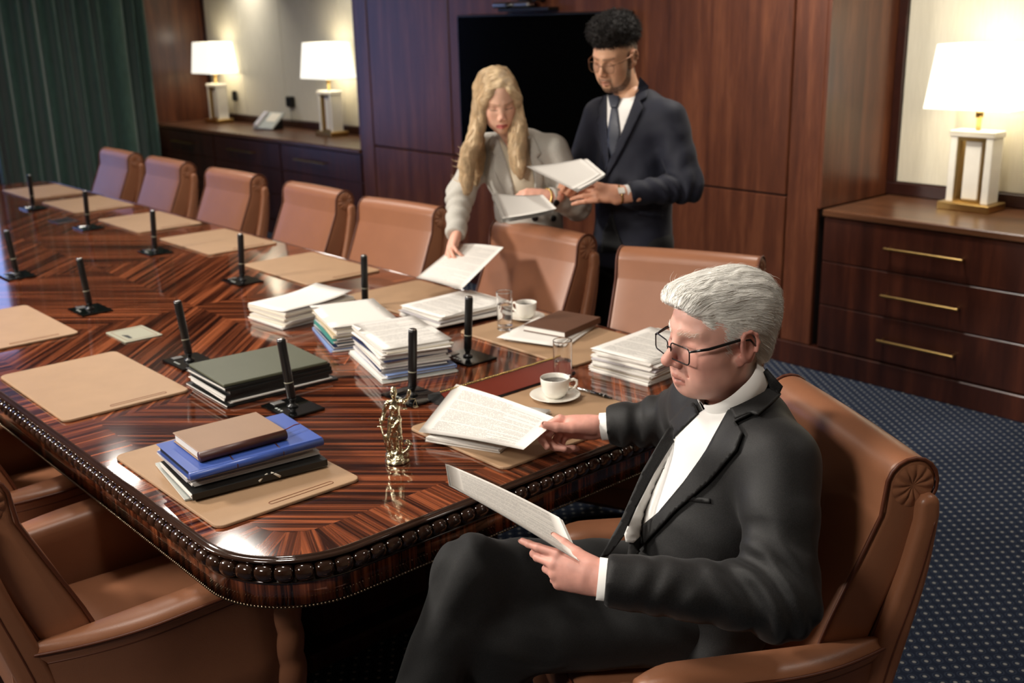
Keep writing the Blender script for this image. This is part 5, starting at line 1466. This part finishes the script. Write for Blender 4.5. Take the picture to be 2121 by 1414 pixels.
    for s in (-1, 1): MB().add(*bevel_box(0, 1, 0, 1, 0, 1)) if False else None
    rebase(r, (.45, .78, 0))
    g = empty('spectacles', (0, 0, 0), 0, 'black spectacles worn by the seated person in charcoal', 'spectacles')
    spectacles(H, hk, g, MAT['frame_black'], w=.0275, hh=.0155, y=.108, z=-.006, tr=.0014, rr=.5); rebase(g, tuple(H.o))
    return H, M
HS, MS = seated_man()
quad_sheet('held_papers', at_y(927, 961, .45), at_y(1158, 1071, .52), at_y(1197, 1160, .405), at_y(935, 1006, .335), m_text('printed_paper_fine', 52, .5), "stapled printed pages in the left hand of the seated person", 'papers', 4, .0012, .004, 0, fan=.004, face=-1)
quad_sheet('held_sheet', at_z(945, 795, .800), at_z(1158, 868, .852), at_z(1084, 931, .828), at_z(866, 894, .783), m_text('printed_paper_wide', 40, .55), "printed sheet lifted off the blotter by the seated person", 'papers', 1, .001, .006, 0.0, face=-1)
# ---------------------------------------------------------------- standing man in a navy suit
def hem_cut(z0):
    def post(Fd, lo, h):
        z = lo[2]+h*np.arange(Fd.shape[2]); return np.maximum(Fd, (z0-z)[None, None, :].astype(np.float32))
    return post
def standing_man():
    r = empty('person', (0, 0, 0), 0, 'person in a navy suit and tie standing with a sheaf of papers', 'person')
    Y = stand((-1.25, 2.45), (.15, -.99)); hk = 1.04; skin = srgb(206, 158, 126)
    H = head_frame(at_d(1275, 119, 4.3), (.15, -.985), math.radians(18), math.radians(4))
    shL, elL, wrL = Y(.168, 0, 1.40), Y(.275, .03, 1.145), Y(.115, .25, 1.13)
    shR, elR, wrR = Y(-.168, 0, 1.40), Y(-.255, .04, 1.145), Y(-.145, .27, 1.12)
    hips = [Y(s*.09, 0, .9) for s in (1, -1)]; kn = [Y(s*.10, .02, .49) for s in (1, -1)]; an = [Y(s*.10, -.01, .09) for s in (1, -1)]
    T = SDF(.014, .04); T.cap(Y(0, 0, .92), Y(0, 0, 1.33), .115, .13, flat=(Y.f, .7)); T.cap(Y(-.14, 0, 1.40), Y(.14, 0, 1.40), .055)
    for a, b, c in ((shL, elL, wrL), (shR, elR, wrR)): T.chain([a, b, c-unit(c-b)*.03], [.035, .022, .02])
    for a, b, c in zip(hips, kn, an): T.chain([a, b, c], [.075, .055, .04]); T.cap(c, c+Y.f*.12-Y.u*.04, .035, .03)
    T.cap(Y(0, 0, 1.38), Y(0, .01, 1.48), .055, .05)
    Hs = SDF(.0036, .015); head_prims(Hs, H, hk, wide=.97, jaw=1.0, nose=1.0, neck=(.048, .052), neck_to=Y(-.01, .005, 1.45))
    hv, hf = Hs.mesh()
    dL = unit((-.72, -.66, .05)); nL = unit((.50, -.62, .55)); HL = SDF(.003, .01)
    tL = hand_prims(HL, wrL, dL, nL, -1, [(.15, .2, .15), (.25, .25, .2), (.35, .3, .2), (.4, .35, .25)], 1.1, .05, tdir=unit(dL*.7+np.array([0, 0, .9])-.3*nL))
    dR = unit((.50, -.62, .18)); dR = unit((.62, .10, .12)+.55*Y.f); nR = unit((.35, -.60, -.62)); HR = SDF(.003, .01)
    tR = hand_prims(HR, wrR, dR, nR, -1, [(.5, .6, .4), (.6, .7, .4), (.7, .8, .4), (.8, .8, .4)], 1.1, .04, tdir=unit(dR*.5+np.array([0, 0, .8])+np.array([-.2, .2, 0])))
    hc = face_color(H, hv, hk, skin, dict(blush=.3, red=(196, 120, 92), brow=(40, 26, 20), browd=.9, browt=.004, lip=(184, 112, 96), lipw=.5, beard=(40, 26, 20), scalp=(44, 32, 26), scz=.035, mottle=.04, socket=(160, 108, 84)))
    mL, mR = HL.mesh(), HR.mesh(); hcl = np.array(srgb(206, 150, 122)[:3])
    body_mesh('body', [T.mesh(), (hv, hf), mL, mR], [skin, hc, hcl, hcl], r)
    J = SDF(.0085, .03)
    J.cap(Y(0, 0, .76), Y(0, 0, 1.1), .188, .165, flat=(Y.f, .72)); J.cap(Y(0, 0, 1.1), Y(0, .0, 1.33), .165, .165, flat=(Y.f, .72))
    J.cap(Y(-.11, -.005, 1.375), Y(.11, -.005, 1.375), .078, .078, .05)
    for s in (-1, 1): J.cap(Y(s*.12, -.01, 1.415), Y(s*.05, -.025, 1.465), .048, .04, .05)
    sleeve(J, shL, elL, wrL, [.072, .062, .045], .035, .025); sleeve(J, shR, elR, wrR, [.072, .062, .045], .035, .022)
    jv, jf = J.mesh(post=hem_cut(.79)); jv = relax(jv, jf, 2); jn = vnormals(jv, jf)
    jv = folds(jv, jn, [(elL, unit(wrL-elL), .11, 100, .012), (elL+(wrL-elL)*.5, unit(wrL-elL), .09, 95, .006), (shL+(elL-shL)*.5, unit(elL-shL), .1, 70, .006), (Y(0, .1, 1.1), Y.l+Y.u*.6, .14, 55, .006), (elR, unit(wrR-elR), .1, 100, .009)], .004)
    jac = mobj('jacket', jv, jf, MAT['suit_navy'], r, True); cen = jv[jf].mean(1)
    def seg_d(a, b): u = np.clip(((cen-a)@(b-a))/((b-a)@(b-a)), 0, 1); return np.linalg.norm(cen-a-u[:, None]*(b-a), axis=1)
    jb = bvh_of(jv, jf[(seg_d(elR, wrR) > .085) & (seg_d(elL, wrL) > .085)])
    patch('shirt_front', [(1258, 196), (1272, 200), (1300, 186), (1322, 170), (1316, 212), (1300, 250), (1288, 284), (1276, 300), (1264, 290), (1259, 250)], jb, MAT['shirt'], r, .005, .004, 4)
    tie = patch('tie', [(1269, 224), (1281, 224), (1287, 275), (1279, 312), (1270, 326), (1262, 300), (1263, 262)], jb, MAT['tie'], r, .010, .006, 4)
    patch('tie_knot', [(1263, 203), (1284, 201), (1287, 210), (1281, 225), (1269, 226)], jb, MAT['tie'], r, .016, .012, 3)
    patch('lapel', [(1325, 158), (1344, 178), (1340, 205), (1326, 212), (1333, 226), (1310, 272), (1288, 316), (1268, 352), (1258, 372), (1262, 340), (1280, 298), (1300, 250), (1316, 206)], jb, MAT['suit_navy'], jac, .010, .006, 4)
    patch('lapel', [(1258, 196), (1250, 202), (1240, 228), (1243, 240), (1238, 250), (1246, 300), (1258, 356), (1264, 330), (1262, 290), (1259, 250)], jb, MAT['suit_navy'], jac, .010, .006, 4)
    patch('hip_pocket', [(1322, 436), (1372, 444), (1371, 453), (1321, 445)], jb, MAT['suit_navy'], jac, .005, .004, 5)
    patch('front_gap', [(1262, 452), (1268, 430), (1276, 470), (1296, 522), (1246, 522), (1250, 480)], jb, MAT['suit_black'], jac, .004, .003, 5)
    h = jb.ray_cast(Vector(CAM_POS), Vector(px_ray(1265, 376)).normalized())
    collar_band('shirt_collar', Y(-.012, .004, 1.455), Y.u+.22*Y.f, Y.f-.15*Y.l, .058, .068, .04, MAT['shirt'], r, 14, dip=.02)
    cuff('shirt_cuff', wrL-unit(wrL-elL)*.012, unit(wrL-elL), nL, .036, .05, MAT['shirt'], r); cuff('shirt_cuff', wrR-unit(wrR-elR)*.008, unit(wrR-elR), nR, .036, .05, MAT['shirt'], r)
    Tr = SDF(.011, .03); Tr.cap(Y(-.07, 0, .88), Y(.07, 0, .88), .10, .10)
    for a, b, c in zip(hips, kn, an): Tr.chain([a, b, c+Y.u*.0], [.092, .078, .068])
    tv_, tf_ = Tr.mesh(post=hem_cut(.035)); tv_ = relax(tv_, tf_, 2); mobj('trousers', folds(tv_, vnormals(tv_, tf_), [], .006), tf_, MAT['suit_black'], r, True)
    for c in an:
        sv = SDF(.008, .02); sv.cap(c-Y.u*.045-Y.f*.03, c+Y.f*.16-Y.u*.052, .042, .038, flat=(Y.u, .8)); v, f = sv.mesh(); v[:, 2] = np.maximum(v[:, 2], .003); mobj('shoe', v, f, MAT['shoe'], r, True)
    # curly top, faded sides
    Hv = SDF(.005, .02); e = lambda c, rr, kk=.02, sub=False: Hv.ell(H(*(np.array(c)*hk)), np.array(rr)*hk, H.R, kk*hk, sub)
    e((0, -.012, .098), (.076, .092, .070), 0); e((0, .055, .118), (.064, .048, .052), .03); e((0, -.06, .08), (.07, .055, .06), .02)
    e((0, .10, .012), (.12, .06, .055), .01, True); e((0, .0, -.04), (.14, .14, .085), .015, True)
    v, f = Hv.mesh(); v = v+vnormals(v, f)*(.007*np.abs(vnoise(v*75, 3))+.004*vnoise(v*150, 5))[:, None]
    hair = mobj('hair', v, f, MAT['hair_dark'], r, True)
    rs = np.random.RandomState(8); st = []
    for p in surf_points(v, f, 1500, 5):
        n = unit(p-H(0, -.01*hk, .06*hk)); a = unit(np.cross(n, rs.randn(3))); b = np.cross(n, a); R_ = rs.uniform(.003, .006); ph = rs.rand()*6; L = rs.uniform(.008, .018)
        st.append(np.array([p+n*L*t+(a*math.cos(ph+t*7)+b*math.sin(ph+t*7))*R_*min(1, t*3) for t in np.linspace(0, 1, 8)]))
    ribbon_hair('hair_curls', st, MAT['hair_dark'], hair, .0011, .5)
    # beard stubble relief
    bb = bvh_of(hv, hf); q = lambda c: H.loc(c)/hk
    rt = surf_points(hv, hf, 1300, 6, lambda c: ((q(c)[:, 2] < -.045)*(q(c)[:, 2] > -.118)*(np.abs(q(c)[:, 0]) > .022+.024*(q(c)[:, 2] > -.09))*(q(c)[:, 1] > .0))*1.0+0.0)
    rebase(r, (-1.25, 2.45, 0))
    g = empty('spectacles', (0, 0, 0), 0, 'thin wire spectacles worn by the person in navy', 'spectacles')
    spectacles(H, hk, g, MAT['frame_wire'], w=.024, hh=.020, y=.104, z=-.002, tr=.0011); rebase(g, tuple(H.o))
    wt = empty('wristwatch', (0, 0, 0), 0, 'wristwatch with pale dial worn by the person in navy', 'watch'); ax = unit(wrL-elL); c = wrL+ax*.012
    n2 = unit(nL-ax*(nL@ax)); t2 = np.cross(ax, n2)
    MB().tube([c+(t2*math.cos(a)+n2*.8*math.sin(a))*.036 for a in np.linspace(0, 2*PI, 25)[:-1]], .004, 6, closed=True).build('strap', MAT['brass'], wt)
    o = MB().box(-.014, .014, -.014, .014, 0, .006, .003).build('dial', MAT['china'], wt); o.matrix_local = Matrix.Translation(Vector(c+n2*.029)) @ Vector(n2).to_track_quat('Z', 'Y').to_matrix().to_4x4()
    rebase(wt, tuple(c))
    return H
standing_man()
quad_sheet('held_papers', at_d(1100, 350, 4.12), at_d(1214, 334, 4.20), at_d(1252, 366, 4.13), at_d(1196, 398, 4.03), MAT['paper'], 'sheaf of papers held by the person in navy', 'papers', 5, .0018, .004, 0, fan=.004)
# ---------------------------------------------------------------- leaning woman in a light grey blazer
def woman():
    r = empty('person', (0, 0, 0), 0, 'person in a light grey blazer leaning over the table with a sheet', 'person')
    W = stand((-1.6, 2.2), (.30, -.95)); hk = .99; skin = srgb(234, 188, 162)
    H = head_frame(at_d(1031, 208, 4.28), (.86, -.51), math.radians(22), math.radians(-4))
    neckb = W(0, .105, 1.30)
    shL, elL, wrL = W(.155, .09, 1.285), W(.25, .07, 1.06), W(.205, .24, 1.12)
    shR, elR, wrR = W(-.155, .11, 1.28), W(-.235, .19, 1.09), W(-.135, .385, .955)
    T = SDF(.014, .04); T.cap(W(0, 0, .85), W(0, .08, 1.2), .11, .115, flat=(W.f, .7)); T.cap(W(-.12, .09, 1.28), W(.12, .09, 1.28), .05)
    for a, b, c in ((shL, elL, wrL), (shR, elR, wrR)): T.chain([a, b, c-unit(c-b)*.03], [.042, .036, .026])
    hips = [W(s*.085, -.01, .84) for s in (1, -1)]; kn = [W(s*.09, 0, .47) for s in (1, -1)]; an = [W(s*.09, -.02, .08) for s in (1, -1)]
    for a, b, c in zip(hips, kn, an): T.chain([a, b, c], [.08, .055, .036]); T.cap(c, c+W.f*.1-W.u*.04, .03, .026)
    T.cap(W(0, .1, 1.26), W(0, .13, 1.36), .048, .042)
    T.ell(W(0, .13, 1.24), (.1, .05, .09), W.R)
    Hs = SDF(.0036, .015); head_prims(Hs, H, hk, wide=.95, jaw=.86, nose=.9, ears=False, neck=(.040, .046), neck_to=W(0, .1, 1.29), cheek=1.0)
    hv, hf = Hs.mesh()
    hc = face_color(H, hv, hk, skin, dict(blush=.4, red=(222, 140, 122), brow=(150, 112, 78), browd=.7, browt=.0032, lip=(204, 96, 98), lipw=.85, mottle=.02, lashd=.9, socket=(176, 124, 102)))
    dR = unit(.8*W.f-.45*W.u+.25*W.l); nR = unit(W.u*.55+W.f*.35-W.l*.75); HR = SDF(.003, .01)
    tR = hand_prims(HR, wrR, dR, nR, 1, [(.35, .35, .25), (.5, .45, .3), (.6, .5, .3), (.7, .5, .3)], .93, .03, tdir=unit(dR+W.l*.5-.2*W.u))
    dL = unit(-W.l*.75+W.f*.55+.05*W.u); nL = unit(W.f*.55+W.u*.55+W.l*.5); HL = SDF(.003, .01)
    tL = hand_prims(HL, wrL, dL, nL, -1, [(.4, .4, .3), (.5, .5, .3), (.6, .6, .3), (.7, .6, .3)], .93, .03, tdir=unit(dL+W.u*.5))
    mL, mR = HL.mesh(), HR.mesh(); hcl = np.array(srgb(226, 170, 148)[:3])
    tm = T.mesh()
    body = body_mesh('body', [tm, (hv, hf), mL, mR], [skin, hc, hcl, hcl], r)
    J = SDF(.0085, .03)
    J.cap(W(0, .0, .70), W(0, .03, 1.0), .178, .142, flat=(W.f, .75)); J.cap(W(0, .03, 1.0), W(0, .085, 1.22), .142, .145, flat=(W.f, .76))
    J.ell(W(0, .13, 1.17), (.13, .085, .085), W.R, .05)
    J.cap(W(-.105, .095, 1.262), W(.105, .085, 1.265), .066, .066, .05)
    for s in (-1, 1): J.cap(W(s*.10, .09, 1.285), W(s*.05, .085, 1.315), .042, .034, .04)
    sleeve(J, shL, elL, wrL, [.064, .055, .042], .03, .01); sleeve(J, shR, elR, wrR, [.064, .055, .042], .03, .01)
    jv, jf = J.mesh(post=hem_cut(.70)); jv = relax(jv, jf, 2); jn = vnormals(jv, jf)
    jv = folds(jv, jn, [(elR, unit(wrR-elR), .10, 95, .010), (elR+(wrR-elR)*.5, unit(wrR-elR), .10, 100, .007), (elL, unit(wrL-elL), .1, 90, .008), (W(0, .1, 1.0), W.l+W.u, .14, 50, .006)], .004)
    jac = mobj('blazer', jv, jf, MAT['blazer'], r, True); cen = jv[jf].mean(1)
    def seg_d(a, b): u = np.clip(((cen-a)@(b-a))/((b-a)@(b-a)), 0, 1); return np.linalg.norm(cen-a-u[:, None]*(b-a), axis=1)
    jb = bvh_of(jv, jf[(seg_d(elL, wrL) > .08) & (seg_d(elR, wrR) > .075)])
    patch('blouse', [(1028, 284), (1042, 292), (1056, 316), (1066, 326), (1074, 312), (1082, 290), (1094, 286), (1100, 330), (1108, 380), (1112, 424), (1070, 424), (1062, 380), (1050, 340)], jb, MAT['blouse'], r, .004, .003, 5)
    patch('neckline', [(1038, 268), (1080, 268), (1082, 290), (1074, 312), (1066, 324), (1056, 314), (1044, 292)], jb, MAT['skin_plain'], r, .003, .003, 4)
    patch('lapel', [(1020, 282), (1034, 288), (1052, 340), (1064, 384), (1072, 426), (1062, 428), (1034, 372), (1022, 340), (1028, 322), (1016, 316)], jb, MAT['blazer'], jac, .009, .006, 5)
    patch('lapel', [(1094, 284), (1108, 288), (1122, 318), (1112, 326), (1124, 336), (1122, 380), (1116, 426), (1108, 424), (1106, 372), (1099, 326)], jb, MAT['blazer'], jac, .009, .006, 5)
    jbb = bvh_of(jv, jf)
    for u, v in ((1016, 413), (1041, 487), (1108, 452), (1146, 452), (1152, 420)):
        h = jbb.ray_cast(Vector(CAM_POS), Vector(px_ray(u, v)).normalized())
        if h[0]: MB().lathe([(.013, -.002), (.0135, .003), (.010, .006), (.001, .005)], 14).build('button', MAT['button'], jac).matrix_local = Matrix.Translation(h[0]) @ h[1].to_track_quat('Z', 'Y').to_matrix().to_4x4()
    Tr = SDF(.011, .03); Tr.cap(W(-.06, -.01, .82), W(.06, -.01, .82), .115, .115)
    for a, b, c in zip(hips, kn, an): Tr.chain([a, b, c], [.10, .085, .075])
    v, f = Tr.mesh(post=hem_cut(.04)); mobj('trousers', relax(v, f, 2), f, MAT['skirt'], r, True)
    for c in an:
        sv = SDF(.008, .02); sv.cap(c-W.u*.04-W.f*.03, c+W.f*.14-W.u*.048, .036, .028, flat=(W.u, .8)); v, f = sv.mesh(); v[:, 2] = np.maximum(v[:, 2], .003); mobj('shoe', v, f, MAT['shoe'], r, True)
    # long hair: locks fall from the parting past the shoulders
    Hv = SDF(.0055, .016); K = lambda a, b, c: H(a*hk, b*hk, c*hk); Z = np.array([0, 0, 1.])
    Hv.ell(K(0, -.022, .036), np.array((.0785, .101, .091))*hk, H.R, 0); rs = np.random.RandomState(2); guides = []
    for s in (-1, 1):
        for j, y in enumerate((.062, .045, .02, -.01, -.045, -.08)):
            p0 = K(s*.006, y*.9, .100-.25*max(0, y-.03)); p1 = K(s*.044, y+.004, .084-.35*max(0, y-.02)); p2 = K(s*(.068-.2*max(0, y-.04)), y-.002, .03); p3 = K(s*(.071), y*.75, -.035)
            p = p3; pts = [p0, p1, p2, p3]; L = .30 if s < 0 else .25
            out = -W.l*.017 if s < 0 else W.l*.010
            for t in range(1, 7):
                wv = .016*math.sin(t*1.35+j*.9+s)
                p = p-Z*L/6+out*(1.0 if t < 4 else .2)*(1-.12*j)+W.f*(.012 if j < 3 else -.004)*(t < 5)+(W.l*wv*.6+W.f*wv*.5)
                pts.append(p)
            guides.append(pts); n = len(pts)
            Hv.chain(pts, [.006, .010, .013, .016]+[.019, .022, .024, .023, .018, .009][:n-4], .02)
    Hv.ell(K(0, .124, -.010), np.array((.062, .062, .086))*hk, H.R, .006, True)
    v, f = Hv.mesh(); v = relax(v, f, 3)
    q = H.loc(v)/hk; v = v+vnormals(v, f)*(.0016*np.sin(140*(q[:, 0]*.8+q[:, 1]*.9)+9*vnoise(v*14, 4))+.001*vnoise(v*60, 6))[:, None]
    hair = mobj('hair', v, f, MAT['hair_blond'], r, True); hb = bvh_of(v, f)
    def flow(p):
        qq = H.loc(p)/hk
        if qq[2] > .03: return H.l*math.copysign(1.0, qq[0])*.9-H.u*(.3+3*max(0, .09-qq[2]))-H.f*.15
        return -Z+.35*W.l*math.sin(p[2]*42+p[0]*9)+.2*W.f*math.cos(p[2]*38)
    ribbon_hair('hair_strands', comb(hb, surf_points(v, f, 3600, 9), flow, 10, .013, .0018, .03, 6), MAT['hair_blond'], hair, .0006)
    fl = []
    for i in range(34):
        b = guides[rs.randint(0, 3)][rs.randint(6, 9)]+rs.randn(3)*.012; d = unit(-W.l*rs.uniform(.4, 1)-Z*rs.uniform(.0, .5)+W.f*rs.uniform(-.3, .3)); L = rs.uniform(.03, .06)
        fl.append(np.array([b+d*L*t+Z*L*.5*t*t for t in np.linspace(0, 1, 7)]))
    ribbon_hair('stray_hair', fl, MAT['hair_blond'], hair, .0012)
    rebase(r, (-1.6, 2.2, 0))
    bc = empty('bracelet', (0, 0, 0), 0, "gold bracelet worn by the person in the grey blazer", 'bracelet'); ax = unit(wrL-elL); n2 = unit(nL-ax*(nL@ax)); t2 = np.cross(ax, n2); c = wrL-ax*.004
    MB().tube([c+(t2*math.cos(a)+n2*.8*math.sin(a))*.033 for a in np.linspace(0, 2*PI, 25)[:-1]], .005, 6, closed=True).build('band', MAT['gold_dark'], bc); rebase(bc, tuple(c))
    return W
MAT['skin_plain'] = plain('skin_neck', (218, 166, 140), .5)
woman()
quad_sheet('held_sheet', at_z(948, 505, .925), at_z(1043, 512, .925), at_z(955, 600, .838), at_z(862, 575, .838), m_text('printed_paper_far', 30, .25), 'white sheet the person in grey lays onto the table', 'papers', 1, .001, -.006, 0)
quad_sheet('held_papers', at_d(1019, 409, 4.02), at_d(1118, 412, 4.14), at_d(1146, 441, 4.06), at_d(1040, 461, 3.93), MAT['paper'], "sheaf of papers held low by the person in grey", 'papers', 6, .003, .006, 0, fan=.002)
# ---------------------------------------------------------------- gilt figurine of a blindfolded woman with sword and scales
def statue():
    r = empty('figurine', (-.288, .537, TZ+.0004), 0, 'small gilt figurine with sword and scales on the table', 'figurine')
    r.scale = (1.1, 1.1, 1.1); f = unit((.74, -.67, 0)); l = np.array([-f[1], f[0], 0.]); Q = Frame((0, 0, 0), l, f, (0, 0, 1))
    # l points to the image right
    S = SDF(.00125, .005)
    for i in range(16):
        a = i*2.4; S.ell(Q(.019*math.cos(a), .016*math.sin(a), .010+.006*math.sin(i*1.7)), (.008, .008, .008), None, .004)
    S.cap(Q(0, 0, .006), Q(0, 0, .018), .022, .014, .006)
    S.chain([Q(-.004, .002, .02), Q(-.006, .006, .06), Q(-.006, .0, .092)], [.0055, .0075, .0105])             # leg under the robe
    S.chain([Q(.008, .008, .028), Q(.009, .008, .055), Q(.004, .0, .092)], [.0042, .0058, .0095])
    for k, (x, y) in enumerate(((-.013, .0), (-.010, -.006), (-.002, -.008), (.006, -.006), (-.015, .005))):
        S.chain([Q(x*1.15, y, .022), Q(x, y*1.1, .06), Q(x*.6, y*.5, .10)], [.0045, .005, .006], .004)          # drapery folds
    S.chain([Q(-.013, .01, .055), Q(-.004, .013, .085), Q(.009, .01, .098)], [.004, .004, .004], .003)
    S.ell(Q(0, 0, .100), (.0145, .0105, .010), Q.R); S.cap(Q(0, 0, .105), Q(0, 0, .128), .0105, .0125, flat=(f, .8))
    for s in (-1, 1): S.ell(Q(s*.0058, .008, .127), (.0052, .005, .005), None, .003)
    S.cap(Q(-.012, 0, .139), Q(.013, 0, .140), .0058); S.cap(Q(0, 0, .14), Q(0, .001, .152), .0045, .0042)
    S.ell(Q(0, .001, .162), (.0078, .0088, .0105), Q.R, .003); S.ell(Q(0, -.006, .164), (.0075, .006, .008), Q.R, .003); S.ell(Q(0, -.001, .1715), (.0055, .006, .005), None, .003)
    S.cap(Q(0, .0085, .159), Q(0, .0105, .1575), .0014, .0016, .002)
    S.chain([Q(-.014, 0, .139), Q(-.0215, .0, .124), Q(-.0265, .008, .103), Q(-.030, .012, .095)], [.005, .0045, .0036, .0036])   # arm with sword
    S.ell(Q(-.018, 0, .132), (.0065, .0055, .007), None, .003)
    S.chain([Q(.014, 0, .140), Q(.026, .002, .146), Q(.0345, .006, .162), Q(.0355, .006, .168)], [.005, .0042, .0034, .0036])        # raised arm
    S.chain([Q(.016, .01, .024), Q(.026, .006, .03), Q(.031, .002, .040), Q(.025, .0, .047), Q(.018, .002, .042)], [.0045, .005, .0045, .004, .003], .003)   # snake
    S.chain([Q(-.017, .006, .048), Q(-.021, .003, .060), Q(-.014, .004, .066)], [.005, .0055, .0045], .003)
    v, fc = S.mesh(); v[:, 2] = np.maximum(v[:, 2], .0045)
    v = v+vnormals(v, fc)*(.0006*vnoise(v*420, 3)*(v[:, 2] < .15))[:, None]
    MB().add(v, fc.tolist(), True).build('figure', MAT['gold'], r)
    MB().lathe([(.0265, 0), (.0275, .001), (.0275, .0042), (.0262, .0052), (.0258, .0075), (.024, .009)], 36).build('plinth', MAT['gold'], r)
    sw = MB(); sw.tube([Q(-.0315, .013, .104), Q(-.0300, .0125, .094)], .0019, 8); sw.tube([Q(-.0375, .013, .0885), Q(-.0215, .013, .0865)], .0017, 8)
    sw.tube([Q(-.0297, .013, .09), Q(-.019, .014, .022)], [.0024, .0010], 4); sw.add([tuple(Q(-.032, .013, .106)+np.array(p)) for p in lathe([(.0004, -.002), (.002, 0), (.0004, .002)], 8)[0]], lathe([(.0004, -.002), (.002, 0), (.0004, .002)], 8)[1], True); sw.build('sword', MAT['gold'], r)
    sc = MB(); top = Q(.0358, .007, .166); L_, R_ = Q(.024, .012, .147), Q(.0475, .002, .147)
    sc.tube([L_+np.array([0, 0, .001]), (L_+R_)/2+np.array([0, 0, .002]), R_+np.array([0, 0, .001])], .0009, 5); sc.tube([top, (L_+R_)/2+np.array([0, 0, .002])], .0009, 5); sc.build('scale_beam', MAT['gold'], r)
    for P0 in (L_, R_):
        pan = P0-np.array([0, 0, .018]); mb = MB()
        mb.add([tuple(pan+np.array(p)) for p in lathe([(.0005, -.002), (.004, -.0015), (.0068, .0004), (.0064, .0008), (.003, -.0008), (.0005, -.001)], 14)[0]], lathe([(.0005, -.002), (.004, -.0015), (.0068, .0004), (.0064, .0008), (.003, -.0008), (.0005, -.001)], 14)[1], True); mb.build('scale_pan', MAT['gold'], r)
        mb = MB()
        for k in range(3): a = 2*PI*k/3; mb.tube([P0, pan+np.array([.0065*math.cos(a), .0065*math.sin(a), .0005])], .0005, 4)
        tag(mb.build('chain', MAT['gold'], r), kind='stuff')
statue()
